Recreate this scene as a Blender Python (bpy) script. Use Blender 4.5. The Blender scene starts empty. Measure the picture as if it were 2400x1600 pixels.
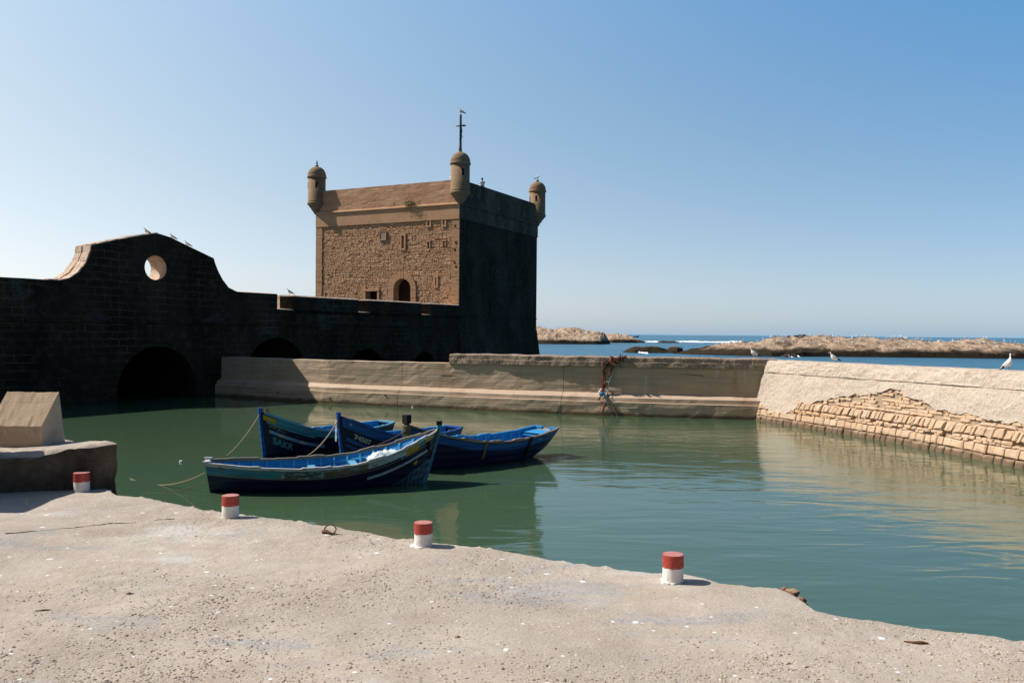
import bpy, math, random
import numpy as np
from mathutils import Vector, Matrix
random.seed(7); R = random.random
def U(a, b): return a+(b-a)*random.random()
sc = bpy.context.scene
COL = sc.collection
# ------------------------------------------------------------------ camera
CAMZ = 4.2; FPX = 2000.0
pit = math.atan(19/FPX); rol = math.radians(0.5)
r0 = np.array([1., 0, 0]); u0 = np.array([0, math.sin(pit), math.cos(pit)]); fw = np.array([0, math.cos(pit), -math.sin(pit)])
rt = math.cos(rol)*r0+math.sin(rol)*u0; up = -math.sin(rol)*r0+math.cos(rol)*u0
CP = np.array([0, 0, CAMZ])
cam = bpy.data.cameras.new('camera'); cam.lens = 36*FPX/2400; cam.sensor_width = 36; cam.clip_start = .1; cam.clip_end = 30000
co = bpy.data.objects.new('camera', cam); COL.objects.link(co)
M4 = Matrix.Identity(4)
for i in range(3):
    M4[i][0] = rt[i]; M4[i][1] = up[i]; M4[i][2] = -fw[i]; M4[i][3] = CP[i]
co.matrix_world = M4; sc.camera = co
# ------------------------------------------------------------------ sky and sun
ELEV = math.radians(45); AZ = math.radians(10.5)      # sun stands to the left, a little beyond the picture plane
w = bpy.data.worlds.new('World'); sc.world = w; w.use_nodes = True
nt = w.node_tree; bg = nt.nodes['Background']
sky = nt.nodes.new('ShaderNodeTexSky'); sky.sky_type = 'NISHITA'; sky.sun_disc = False
sky.sun_elevation = ELEV; sky.sun_rotation = math.radians(-78)
sky.altitude = 0; sky.air_density = 1.0; sky.dust_density = 0.5; sky.ozone_density = 3.0
bg.inputs[1].default_value = 0.10
def wn(t, **kw):
    n = nt.nodes.new(t)
    for k_, v_ in kw.items(): setattr(n, k_, v_)
    return n
def wlink(a, b): nt.links.new(a, b)
tc = wn('ShaderNodeTexCoord'); nz = wn('ShaderNodeVectorMath', operation='NORMALIZE'); wlink(tc.outputs['Generated'], nz.inputs[0]); sx = wn('ShaderNodeSeparateXYZ'); wlink(nz.outputs[0], sx.inputs[0])
def wclamp(o, a, b): n = wn('ShaderNodeMapRange'); n.inputs[1].default_value = a; n.inputs[2].default_value = b; n.inputs[3].default_value = a; n.inputs[4].default_value = b; wlink(o, n.inputs[0]); return n.outputs[0]
def wm(op, a, b): 
    n = wn('ShaderNodeMath', operation=op)
    for i_, v_ in enumerate((a, b)):
        if isinstance(v_, float): n.inputs[i_].default_value = v_
        else: wlink(v_, n.inputs[i_])
    return n.outputs[0]
SX = wclamp(sx.outputs[0], -.6, .6); SZ = wclamp(sx.outputs[2], 0., .42)      # sunward side paler and brighter, far side deeper blue
terms = [(SX, (-.22, -.131, -.061)), (SZ, (-.902, 3.04, 6.81)), (wm('MULTIPLY', SX, SZ), (-3.38, -.979, .663)), (wm('POWER', SZ, .5), (1.77, -1.135, -5.112))]
acc = None
for o_, c_ in terms:
    n = wn('ShaderNodeVectorMath', operation='MULTIPLY_ADD'); cb = wn('ShaderNodeCombineXYZ'); [wlink(o_, cb.inputs[i_]) for i_ in range(3)]
    wlink(cb.outputs[0], n.inputs[0]); n.inputs[1].default_value = c_
    if acc is None: n.inputs[2].default_value = (.844, 1.299, 2.245)
    else: wlink(acc, n.inputs[2])
    acc = n.outputs[0]
n0 = wn('ShaderNodeVectorMath', operation='MULTIPLY'); wlink(acc, n0.inputs[0]); n0.inputs[1].default_value = (.925, .905, .872)
n = wn('ShaderNodeVectorMath', operation='MAXIMUM'); wlink(n0.outputs[0], n.inputs[0]); n.inputs[1].default_value = (.4, .4, .4)
n2 = wn('ShaderNodeVectorMath', operation='MULTIPLY'); wlink(n.outputs[0], n2.inputs[0]); wlink(sky.outputs[0], n2.inputs[1]); 
def wramp(o, a, b, c, d):
    n = wn('ShaderNodeMapRange'); wlink(o, n.inputs[0])
    for i_, v_ in enumerate((a, b, c, d)): n.inputs[i_+1].default_value = v_
    return n.outputs[0]
fall = wm('MULTIPLY', wramp(sx.outputs[1], -.25, .35, .42, 1.0), wramp(sx.outputs[2], .42, .85, 1.0, .6))   # sky dimmed behind the camera and overhead to weaken the fill light
n3 = wn('ShaderNodeVectorMath', operation='SCALE'); wlink(n2.outputs[0], n3.inputs[0]); wlink(fall, n3.inputs['Scale']); wlink(n3.outputs[0], bg.inputs[0])
sl = bpy.data.lights.new('sun', 'SUN'); sl.energy = 5.0; sl.angle = math.radians(.5); sl.color = (1, .935, .85)
so = bpy.data.objects.new('sun', sl); COL.objects.link(so)
SH = Vector((math.cos(AZ)*math.cos(ELEV), -math.sin(AZ)*math.cos(ELEV), -math.sin(ELEV)))
so.rotation_euler = SH.to_track_quat('-Z', 'Y').to_euler(); so.location = (-30, 10, 40)
sc.view_settings.view_transform = 'Standard'; sc.view_settings.look = 'None'
sc.view_settings.exposure = 0.18; sc.view_settings.gamma = 1.0
# ------------------------------------------------------------------ picture -> place helpers
def ray(px, py): return fw+rt*((px-1200)/FPX)-up*((py-800)/FPX)
def onz(px, py, z): d = ray(px, py); return CP+d*((z-CAMZ)/d[2])
def aty(px, py, Y): d = ray(px, py); return CP+d*(Y/d[1])
def onpl(px, py, O, n): d = ray(px, py); n = np.array(n); return CP+d*(np.dot(np.array(O)-CP, n)/np.dot(d, n))
def proj(P):
    v = np.asarray(P)-CP; return 1200+FPX*np.dot(v, rt)/np.dot(v, fw), 800-FPX*np.dot(v, up)/np.dot(v, fw)
def vn(x, y, seed=0):                      # smooth value noise -1..1
    x = np.asarray(x, float); y = np.asarray(y, float); xi = np.floor(x).astype(np.int64); yi = np.floor(y).astype(np.int64)
    fx = x-xi; fy = y-yi; fx = fx*fx*(3-2*fx); fy = fy*fy*(3-2*fy)
    def h(a, b):
        n = (a*374761393+b*668265263+seed*1442695041) & 0xffffffff
        n = ((n ^ (n >> 13))*1274126177) & 0xffffffff
        n = n ^ (n >> 16); return (n & 0xffff)/32767.5-1
    return (h(xi, yi)*(1-fx)+h(xi+1, yi)*fx)*(1-fy)+(h(xi, yi+1)*(1-fx)+h(xi+1, yi+1)*fx)*fy
def fbm(x, y, o=4, seed=0, g=.5):
    s = 0; a = 1
    for k in range(o): s = s+a*vn(np.asarray(x)*2**k+k*17.3, np.asarray(y)*2**k-k*9.1, seed+k); a *= g
    return s
# ------------------------------------------------------------------ mesh builder
class MB:
    def __init__(s): s.v = []; s.f = []; s.m = []; s.r = []
    def add(s, vs, fs, m=0, r=0.5):
        b = len(s.v); s.v += [tuple(map(float, p)) for p in vs]
        for f in fs: s.f.append([b+i for i in f]); s.m.append(m); s.r.append(r)
        return s
    def hexa(s, p, m=0, r=.5):             # 8 points: bottom 0-3 ccw, top 4-7
        return s.add(p, [(3, 2, 1, 0), (4, 5, 6, 7), (0, 1, 5, 4), (1, 2, 6, 5), (2, 3, 7, 6), (3, 0, 4, 7)], m, r)
    def box(s, c, size, rz=0, m=0, r=.5, tilt=0):
        a, b, h = [k/2 for k in size]; ca, sa = math.cos(rz), math.sin(rz); p = []
        for z in (-h, h):
            for x, y in ((-a, -b), (a, -b), (a, b), (-a, b)):
                p.append((c[0]+x*ca-y*sa, c[1]+x*sa+y*ca, c[2]+z+tilt*x))
        return s.hexa(p, m, r)
    def tube(s, pts, rad, n=8, m=0, r=.5, cap=True):
        pts = [Vector(p) for p in pts]; N = len(pts); rad = rad if isinstance(rad, (list, tuple)) else [rad]*N
        vs = []; pv = None
        for i, p in enumerate(pts):
            t = (pts[min(i+1, N-1)]-pts[max(i-1, 0)]).normalized()
            a = pv if pv else (Vector((0, 0, 1)) if abs(t.z) < .9 else Vector((1, 0, 0)))
            a = (a-t*a.dot(t)).normalized(); pv = a; b = t.cross(a)
            for k in range(n):
                q = 2*math.pi*k/n; vs.append(p+(a*math.cos(q)+b*math.sin(q))*rad[i])
        fs = [(i*n+k, i*n+(k+1) % n, (i+1)*n+(k+1) % n, (i+1)*n+k) for i in range(N-1) for k in range(n)]
        if cap: fs += [tuple(range(n))[::-1], tuple(range((N-1)*n, N*n))]
        return s.add(vs, fs, m, r)
    def lathe(s, prof, c, n=32, m=0, r=.5, jit=0):
        vs = []
        for k, (rr, z) in enumerate(prof):
            for i in range(n):
                a = 2*math.pi*i/n; q = rr*(1+jit*(R()-.5)); vs.append((c[0]+q*math.cos(a), c[1]+q*math.sin(a), c[2]+z))
        N = len(prof)
        fs = [(k*n+i, k*n+(i+1) % n, (k+1)*n+(i+1) % n, (k+1)*n+i) for k in range(N-1) for i in range(n)]
        fs += [tuple(range(n))[::-1], tuple(range((N-1)*n, N*n))]
        return s.add(vs, fs, m, r)
    def grid(s, G, m=0, r=.5, flip=False):  # G array (a,b,3)
        G = np.asarray(G, float); a, b = G.shape[:2]; o = len(s.v); s.v += [tuple(p) for p in G.reshape(-1, 3).tolist()]
        for i in range(a-1):
            for j in range(b-1):
                q = [o+i*b+j, o+i*b+j+1, o+(i+1)*b+j+1, o+(i+1)*b+j]
                s.f.append(q[::-1] if flip else q); s.m.append(m); s.r.append(r)
        return s
    def stone(s, F, u0_, u1, v0, v1, p, m=0, r=.5, j=.12, sk=0):   # cushion-shaped stone on a mapped wall F(u,v,n)
        du = u1-u0_; dv = v1-v0; vs = []
        for (ins, n) in ((0, -.03), (.035, p*.75), (.15, p)):
            for (a, b) in ((0, 0), (1, 0), (1, 1), (0, 1)):
                uu = u0_+du*(ins if a == 0 else 1-ins)+du*j*(R()-.5)*.6; vv = v0+dv*(ins if b == 0 else 1-ins)+dv*j*(R()-.5)
                vs.append(F(uu+sk*(vv-v0), vv, n*(1+.3*(R()-.5))))
        fs = [(8, 9, 10, 11)]
        for k in (0, 4):
            for i in range(4): fs.append((k+i, k+(i+1) % 4, k+4+(i+1) % 4, k+4+i))
        return s.add(vs, fs, m, r)
    def mesh(s, name, mats, off=(0, 0, 0), smooth=False):
        me = bpy.data.meshes.new(name)
        V = np.array(s.v, float)-np.array(off, float) if s.v else np.zeros((0, 3))
        me.from_pydata(V.tolist(), [], s.f)
        mats = mats if isinstance(mats, (list, tuple)) else [mats]
        for k in mats: me.materials.append(k)
        me.polygons.foreach_set('material_index', s.m)
        me.polygons.foreach_set('use_smooth', [smooth]*len(s.f))
        at = me.attributes.new('rnd', 'FLOAT', 'FACE'); at.data.foreach_set('value', s.r)
        me.update(); return me
def tag(o, label=None, cat=None, group=None, kind=None):
    if label: o['label'] = label
    if cat: o['category'] = cat
    if group: o['group'] = group
    if kind: o['kind'] = kind
    return o
def thing(name, label, cat, loc=(0, 0, 0), rz=0, group=None):
    o = bpy.data.objects.new(name, None); COL.objects.link(o); o.location = loc; o.rotation_euler = (0, 0, rz)
    o.empty_display_size = .2; return tag(o, label, cat, group)
def part(name, mb, mats, parent, local=False, smooth=False, label=None):   # world coordinates unless local
    off = (0, 0, 0)
    if not local and parent is not None:
        q = parent; off = np.zeros(3)
        while q is not None: off = off+np.array(q.location); q = q.parent
    me = mb.mesh(name, mats, off, smooth) if isinstance(mb, MB) else mb
    o = bpy.data.objects.new(name, me); COL.objects.link(o); o.parent = parent
    if label: o['label'] = label
    return o
def solo(name, mb, mats, label, cat, loc=(0, 0, 0), group=None, smooth=False, kind=None, sc_=None):
    o = bpy.data.objects.new(name, mb.mesh(name, mats, loc, smooth)); COL.objects.link(o); o.location = loc
    return tag(o, label, cat, group, kind)
def poly_extrude(outer, holes, depth, F, mz0=None):   # F(t,z,d) -> world ; front d=0, back d=depth; material 0 front/back, 1 the rest
    cu = bpy.data.curves.new('tmp', 'CURVE'); cu.dimensions = '2D'; cu.fill_mode = 'BOTH'; cu.extrude = .5
    for L in [outer]+list(holes):
        sp = cu.splines.new('POLY'); sp.points.add(len(L)-1); sp.use_cyclic_u = True
        for i, (a, b) in enumerate(L): sp.points[i].co = (a, b, 0, 1)
    ob = bpy.data.objects.new('tmp', cu); COL.objects.link(ob)
    me = bpy.data.meshes.new_from_object(ob); bpy.data.objects.remove(ob); mb = MB()
    vs = [F(v.co.x, v.co.y, (.5-v.co.z)*depth) for v in me.vertices]; b = len(mb.v); mb.v += [tuple(map(float, p)) for p in vs]
    c0 = np.array(F(0, 0, 0)); flip = np.dot(np.cross(np.array(F(1, 0, 0))-c0, np.array(F(0, 1, 0))-c0), c0-np.array(F(0, 0, 1))) < 0
    for p in me.polygons:
        f = list(p.vertices); mb.f.append(f[::-1] if flip else f); mb.m.append(0 if abs(p.normal.z) > .5 or mz0 is not None and me.vertices[f[0]].co.y < mz0 else 1); mb.r.append(.5)
    bpy.data.meshes.remove(me); bpy.data.curves.remove(cu); return mb
# ------------------------------------------------------------------ material helper
class NM:
    def __init__(s, name, rough=.85, spec=.3, metal=0):
        s.m = bpy.data.materials.new(name); s.m.use_nodes = True; s.t = s.m.node_tree; s.b = s.t.nodes['Principled BSDF']
        s.b.inputs['Roughness'].default_value = rough; s.b.inputs['Specular IOR Level'].default_value = spec; s.b.inputs['Metallic'].default_value = metal
        s.co = s.t.nodes.new('ShaderNodeTexCoord').outputs['Object']; s._n = None
    def put(s, sock, v):
        if isinstance(v, bpy.types.NodeSocket): s.t.links.new(v, sock)
        elif isinstance(v, (tuple, list)) and len(v) == 3 and sock.type == 'RGBA': sock.default_value = (*v, 1)
        else: sock.default_value = v
    def nd(s, typ, out=0, props=None, **kw):
        n = s.t.nodes.new(typ)
        for k, v in (props or {}).items(): setattr(n, k, v)
        for k, v in kw.items(): s.put(n.inputs[k.replace('_', ' ')], v)
        return n.outputs[out]
    def map(s, scale=(1, 1, 1), rot=(0, 0, 0), loc=(0, 0, 0), v=None): return s.nd('ShaderNodeMapping', Vector=v or s.co, Scale=scale, Rotation=rot, Location=loc)
    def geo(s): return s.nd('ShaderNodeNewGeometry', 0)
    def noise(s, scale, detail=4, rough=.55, v=None, dist=0): return s.nd('ShaderNodeTexNoise', 0, None, Vector=v or s.co, Scale=scale, Detail=detail, Roughness=rough, Distortion=dist)
    def vor(s, scale, v=None, feat='F1', out='Distance', rnd=1.0): return s.nd('ShaderNodeTexVoronoi', out, {'feature': feat}, Vector=v or s.co, Scale=scale, Randomness=rnd)
    def mth(s, op, a, b=0.0, c=0.0):
        n = s.t.nodes.new('ShaderNodeMath'); n.operation = op; s.put(n.inputs[0], a); s.put(n.inputs[1], b); s.put(n.inputs[2], c); return n.outputs[0]
    def rng(s, f, a, b, c=0., d=1.): return s.nd('ShaderNodeMapRange', 0, None, Value=f, **{'From_Min': a, 'From_Max': b, 'To_Min': c, 'To_Max': d})
    def mix(s, f, a, b, mode='MIX'):
        n = s.t.nodes.new('ShaderNodeMix'); n.data_type = 'RGBA'; n.blend_type = mode
        s.put(n.inputs[0], f); s.put(n.inputs[6], a); s.put(n.inputs[7], b); return n.outputs[2]
    def att(s, name='rnd'): return s.nd('ShaderNodeAttribute', 2, {'attribute_name': name})
    def color(s, v): s.put(s.b.inputs['Base Color'], v); return s
    def rough(s, v): s.put(s.b.inputs['Roughness'], v); return s
    def bump(s, h, st=.5, dist=.02):
        n = s.t.nodes.new('ShaderNodeBump'); n.inputs['Strength'].default_value = st; n.inputs['Distance'].default_value = dist
        s.put(n.inputs['Height'], h)
        if s._n: s.t.links.new(s._n, n.inputs['Normal'])
        s._n = n.outputs[0]; s.t.links.new(s._n, s.b.inputs['Normal']); return s
    def plane(s, d):                       # (along d, z) coordinates for brickwork
        n = s.t.nodes.new('ShaderNodeVectorMath'); n.operation = 'DOT_PRODUCT'; s.put(n.inputs[0], s.co); n.inputs[1].default_value = (*d, 0)
        z = s.nd('ShaderNodeSeparateXYZ', 2, Vector=s.co)
        return s.nd('ShaderNodeCombineXYZ', 0, None, X=n.outputs['Value'], Y=z)
    def brick(s, v, bw, rh, mortar=.02, out=1, off=.5, sm=.1):
        n = s.t.nodes.new('ShaderNodeTexBrick'); s.put(n.inputs['Vector'], v); n.offset = off
        for k, x in (('Scale', 1), ('Mortar Size', mortar), ('Mortar Smooth', sm), ('Brick Width', bw), ('Row Height', rh), ('Bias', 0)): n.inputs[k].default_value = x
        n.inputs['Color1'].default_value = (0, 0, 0, 1); n.inputs['Color2'].default_value = (1, 1, 1, 1); n.inputs['Mortar'].default_value = (.5, .5, .5, 1)
        return n.outputs[out], n.outputs[0]
def simple(name, c, rough=.6, c2=None, sc_=6, amt=.5, bump=0, spec=.3):
    k = NM(name, rough, spec)
    if c2: k.color(k.mix(k.rng(k.noise(sc_, 5), .5-.2, .5+.2, 0, amt*2 if amt < .5 else 1), c, c2))
    else: k.color(c)
    if bump: k.bump(k.noise(sc_*3, 4), bump, .01)
    return k.m
# fort wall frame
W0 = np.array([-19.2, 55.3]); wd = np.array([.533, .846]); wd = wd/np.linalg.norm(wd); wn = np.array([wd[1], -wd[0]])
def FW(t, z, d=0): return (W0[0]+wd[0]*t-wn[0]*d, W0[1]+wd[1]*t-wn[1]*d, z)
def onwall(px, py): P = onpl(px, py, (W0[0], W0[1], 0), (wn[0], wn[1], 0)); return float(np.dot(P[:2]-W0, wd)), float(P[2])
# tower frame
C0 = np.array([-4.86, 78.1]); ta = math.radians(-63.2)
d1 = np.array([math.sin(ta), math.cos(ta)]); d2 = np.array([-d1[0]*0+math.cos(-ta-math.pi/2+math.pi/2)*1, 0]);
d2 = np.array([d1[1], -d1[0]])          # right face runs away to the right
TW = 16.6
nL = -d2; nR = -d1                       # outward normals
def FL(u, z, d=0): return (C0[0]+d1[0]*u-nL[0]*d, C0[1]+d1[1]*u-nL[1]*d, z)
def FR(u, z, d=0): return (C0[0]+d2[0]*u-nR[0]*d, C0[1]+d2[1]*u-nR[1]*d, z)
def onL(px, py): P = onpl(px, py, (C0[0], C0[1], 0), (nL[0], nL[1], 0)); return float(np.dot(P[:2]-C0, d1)), float(P[2])
def onR(px, py): P = onpl(px, py, (C0[0], C0[1], 0), (nR[0], nR[1], 0)); return float(np.dot(P[:2]-C0, d2)), float(P[2])
# ------------------------------------------------------------------ stone materials
def warm(name, a, b, c, bscale=3, rnd=.5, bump=.5, dist=.03, dirt=(.12, .09, .065), dirta=.35):
    k = NM(name, .92, .15)
    x = k.mix(k.rng(k.noise(bscale*.35, 6), .35, .65), a, b)
    x = k.mix(k.rng(k.att(), 0, 1, 0, rnd), x, c)
    x = k.mix(k.mth('MULTIPLY', k.rng(k.noise(bscale*.9, 8, .7), .5, .75), dirta), x, dirt)
    k.color(x); k.bump(k.noise(bscale*8, 6, .65), bump, dist); return k
RUB = warm('rubble_stone', (.44, .24, .13), (.53, .31, .18), (.66, .43, .27), 3, .8, .5, .03)
MORT = warm('rubble_mortar', (.37, .20, .11), (.32, .17, .095), (.35, .19, .11), 4, .3, .5, .02)
def ashlar(name, d, a, b, bw=.7, rh=.3, mortar=.012, dirta=.4, mcol=(.2, .13, .09), bump=.5):
    k = NM(name, .92, .15); f, c = k.brick(k.plane(d), bw, rh, mortar)
    x = k.mix(k.rng(c, 0, 1, 0, .8), a, b); x = k.mix(k.rng(k.noise(.5, 6), .4, .7, 0, .5), x, (a[0]*.8, a[1]*.72, a[2]*.66))
    x = k.mix(k.mth('MULTIPLY', k.rng(k.noise(2.5, 8, .7), .5, .75), dirta), x, (.13, .095, .07))
    x = k.mix(k.mth('MULTIPLY', f, .7), x, mcol); k.color(x)
    k.bump(f, -bump, .03); k.bump(k.noise(18, 6, .7), .4, .02); return k.m
A_L = ashlar('ashlar_warm', d1, (.47, .27, .15), (.58, .355, .21))
A_P = ashlar('parapet_stone', d1, (.52, .285, .165), (.68, .41, .255), 1.1, .22, .02, .3, (.3, .19, .13))
SMOOTH = warm('band_stone', (.50, .285, .165), (.57, .345, .205), (.53, .31, .18), 2, .3, .3, .02)
TURM = ashlar('turret_stone', (1, 0), (.26, .18, .11), (.34, .245, .155), 40, .45, .015, .7, (.16, .12, .08), .35)
def shade_dark_wall(name, d, base=.022, bw=1.0, rh=.42, mort=.12, var=1.0):  # very dark base puts the shade of these faces into the stone colour
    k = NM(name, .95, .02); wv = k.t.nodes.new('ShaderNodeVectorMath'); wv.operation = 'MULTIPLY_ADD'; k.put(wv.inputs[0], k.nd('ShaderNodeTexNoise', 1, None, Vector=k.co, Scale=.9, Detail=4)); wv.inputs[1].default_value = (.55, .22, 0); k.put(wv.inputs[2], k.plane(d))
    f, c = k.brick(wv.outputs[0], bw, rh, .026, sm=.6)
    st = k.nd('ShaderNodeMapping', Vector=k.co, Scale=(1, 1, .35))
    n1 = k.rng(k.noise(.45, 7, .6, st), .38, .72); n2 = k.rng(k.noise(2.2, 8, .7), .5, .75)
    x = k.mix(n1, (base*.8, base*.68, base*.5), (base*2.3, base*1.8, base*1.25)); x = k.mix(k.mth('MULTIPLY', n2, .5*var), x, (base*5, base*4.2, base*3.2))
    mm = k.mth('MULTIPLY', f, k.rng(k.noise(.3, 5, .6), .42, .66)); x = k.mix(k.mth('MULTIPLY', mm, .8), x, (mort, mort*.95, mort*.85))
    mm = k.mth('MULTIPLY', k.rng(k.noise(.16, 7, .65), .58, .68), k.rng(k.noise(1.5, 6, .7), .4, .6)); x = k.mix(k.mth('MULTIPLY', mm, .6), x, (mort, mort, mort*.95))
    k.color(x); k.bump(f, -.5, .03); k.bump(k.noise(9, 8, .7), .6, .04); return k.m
D_W = shade_dark_wall('shade_dark_wall_stone', wd)
D_R = shade_dark_wall('shade_dark_tower_stone', d2, .026, .5, .2, .09)
D_P = shade_dark_wall('shade_dark_parapet_stone', d2, .06, .9, .22, .12)  # darker copy of the parapet stone for the side in shade
LIGHT = warm('coping_stone', (.66, .49, .37), (.72, .57, .45), (.7, .5, .4), 4, .3, .8, .05, (.22, .13, .09), .9)
BLACK = simple('dark_opening', (.012, .011, .01), .9)
# ------------------------------------------------------------------ water
def water(name, c1, c2, rough, spec, b):
    k = NM(name, rough, spec); k.b.inputs['IOR'].default_value = 1.33; k.color(k.mix(k.rng(k.noise(.05, 3), .4, .6), c1, c2)); b(k); return k.m
def b_harb(k):
    msk = k.rng(k.nd('ShaderNodeSeparateXYZ', 0, Vector=k.co), -7, 9, .25, 1)
    h1 = k.noise(.9, 2, .5, k.map((.45, 1.2, 1), (0, 0, .12)), .6); h2 = k.noise(4.0, 3, .5, k.map((.4, 1.1, 1), (0, 0, .1)), .4)
    h = k.mth('ADD', k.mth('ADD', k.mth('MULTIPLY', h1, 1.0), k.mth('MULTIPLY', h2, .16)), k.mth('MULTIPLY', k.noise(13, 3, .6, k.map((.5, 1.1, 1))), .035)); k.bump(k.mth('MULTIPLY', h, msk), .55, .06)
HARB = water('harbour_water', (.058, .102, .052), (.054, .102, .062), .03, .68, b_harb)
def b_sea(k):
    k.bump(k.noise(.35, 5, .6, k.map((.6, 1.3, 1))), .9, .9); k.bump(k.noise(1.6, 4, .6, k.map((.6, 1.3, 1))), .5, .25)
SEA = water('sea_water', (.04, .15, .23), (.03, .125, .20), .3, .35, b_sea)
def sheet(name, pts, z, mat, kind='structure'):
    mb = MB(); mb.add([(x, y, z) for x, y in pts], [tuple(range(len(pts)))]); o = solo(name, mb, mat, None, None, kind=kind); return o
sheet('sea', [(-9000, -40), (9000, -40), (9000, 16000), (-9000, 16000)], -.06, SEA)
# ------------------------------------------------------------------ harbour wall (concrete, board marked)
CW = np.array([(-24.5, 57.5), (-19.2, 55.3), (-11.1, 50.1), (.9, 45.25), (6.5, 43.5), (12.4, 42.3), (13.4, 42.2)])
cl = np.concatenate([[0], np.cumsum(np.linalg.norm(np.diff(CW, axis=0), axis=1))])
def cwp(s):
    a = np.array([np.interp(s, cl, CW[:, 0]), np.interp(s, cl, CW[:, 1])]); e = 1.2
    b = np.array([np.interp(s-e, cl, CW[:, 0]), np.interp(s-e, cl, CW[:, 1])]); c = np.array([np.interp(s+e, cl, CW[:, 0]), np.interp(s+e, cl, CW[:, 1])])
    t = (c-b)/np.linalg.norm(c-b); return (a+b+c)/3*.5+a*.5, np.array([t[1], -t[0]])
def FC(s, z, n=0): p, q = cwp(s); return (p[0]+q[0]*n, p[1]+q[1]*n, z)
def conc(name, a, b, c, pebb=0):
    k = NM(name, .93, .15); hz = k.map((.25, .25, 5.5))
    x = k.mix(k.rng(k.noise(.55, 6), .35, .65), a, b); x = k.mix(k.rng(k.noise(1.1, 5, .6, hz), .42, .62, 0, .6), x, c)
    rust = k.mth('MULTIPLY', k.rng(k.noise(.45, 4, .6, k.map((1.6, 1.6, .5))), .57, .7), .5); x = k.mix(rust, x, (.34, .17, .08))
    x = k.mix(k.mth('MULTIPLY', k.rng(k.noise(9, 6, .7), .52, .7), .35), x, (a[0]*.45, a[1]*.42, a[2]*.4))
    streak = k.mth('MULTIPLY', k.rng(k.noise(2.2, 3, .5, k.map((1.5, 1.5, .12))), .64, .7), .4); x = k.mix(streak, x, (.6, .57, .52))
    z = k.nd('ShaderNodeSeparateXYZ', 2, Vector=k.co); wet = k.rng(k.mth('ADD', z, k.mth('MULTIPLY', k.noise(2, 4), -.25)), -.02, .13, .85, 0); x = k.mix(wet, x, (.09, .055, .03))
    if pebb:
        v = k.vor(16); x = k.mix(k.rng(v, .15, .55, 0, .65), x, (.10, .07, .05)); x = k.mix(k.rng(k.vor(16, out='Color'), .55, 1, 0, .5), x, (.6, .5, .42)); k.bump(v, -.9, .06)
    k.color(x); k.bump(k.noise(1.4, 5, .6, hz), .6, .05); k.bump(k.noise(14, 6, .7), .5, .02); return k.m
CONC = conc('board_marked_concrete', (.58, .435, .305), (.50, .385, .28), (.40, .31, .225))
CAPM = conc('pebbly_cap_concrete', (.58, .43, .31), (.52, .40, .30), (.42, .33, .25), 1)
LEDG = conc('ledge_concrete', (.60, .46, .35), (.54, .42, .32), (.5, .37, .27))
def loft(mb, prof, s0, s1, n, F, amp=.012, seed=1, ends=True, m=0, sub=5):
    P = []
    for (a, b) in zip(prof[:-1], prof[1:]):
        L = math.hypot(b[0]-a[0], b[1]-a[1]); k = max(1, int(L*sub)); P += [(a[0]+(b[0]-a[0])*i/k, a[1]+(b[1]-a[1])*i/k) for i in range(k)]
    P.append(prof[-1]); G = np.zeros((n+1, len(P), 3))
    for i in range(n+1):
        s = s0+(s1-s0)*i/n
        for j, (q, z) in enumerate(P):
            dn = amp*float(fbm(s*1.3, z*3+j*.1, 4, seed)); G[i, j] = FCall(F, s, z+dn*.6, q+dn)
    mb.grid(G, m)
    if ends:
        for i in (0, n):
            o = len(mb.v); mb.v += [tuple(p) for p in G[i]]; f = list(range(o, o+len(P))); mb.f.append(f if i else f[::-1]); mb.m.append(m); mb.r.append(.5)
    return mb
def FCall(F, s, z, n): return F(s, z, n)
def s_at(px, lst=None):                    # arc position on the concrete wall for a picture column at the waterline
    S = np.linspace(0, cl[-1], 600); X = np.array([proj(FC(s, 1.0, -.3))[0] for s in S]); return float(np.interp(px, X, S))
hw = thing('harbour_wall', 'long board-marked concrete harbour wall with two ledges behind the blue boats', 'wall', (0, 48, 0))
sJ = [1.0, s_at(938), s_at(1318), cl[-1]]
body = MB(); led = MB(); pl = MB(); cap = MB()
for a, b in zip(sJ[:-1], sJ[1:]):
    n = int((b-a)*3); g = .012
    loft(body, [(-.5, .9), (-.5, 2.5), (-1.5, 2.5), (-1.5, -.5)], a+g, b-g, n, FC, .02, 3)
    loft(led, [(-.12, .6), (-.14, .93), (-.20, .965), (-.6, 1.19)], a+g, b-g, n, FC, .015, 5)
    loft(pl, [(0, -.6), (0, .70), (-.03, .725), (-.5, .73)], a+g, b-g, n, FC, .02, 9)
s1050 = s_at(1050)
for a, b in ((s1050, s_at(1286)), (s_at(1286)+.03, s_at(1812)), (s_at(1812)+.02, cl[-1])):
    loft(cap, [(-.46, 2.46), (-.40, 2.5), (-.40, 2.74), (-.43, 2.76), (-.42, 2.98), (-.5, 3.03), (-1.45, 3.04), (-1.5, 2.5)], a, b, int((b-a)*7), FC, .05, 11, sub=8)
part('wall_body', body, CONC, hw); part('ledge', led, LEDG, hw); part('plinth', pl, CONC, hw); part('cap', cap, CAPM, hw)
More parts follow.
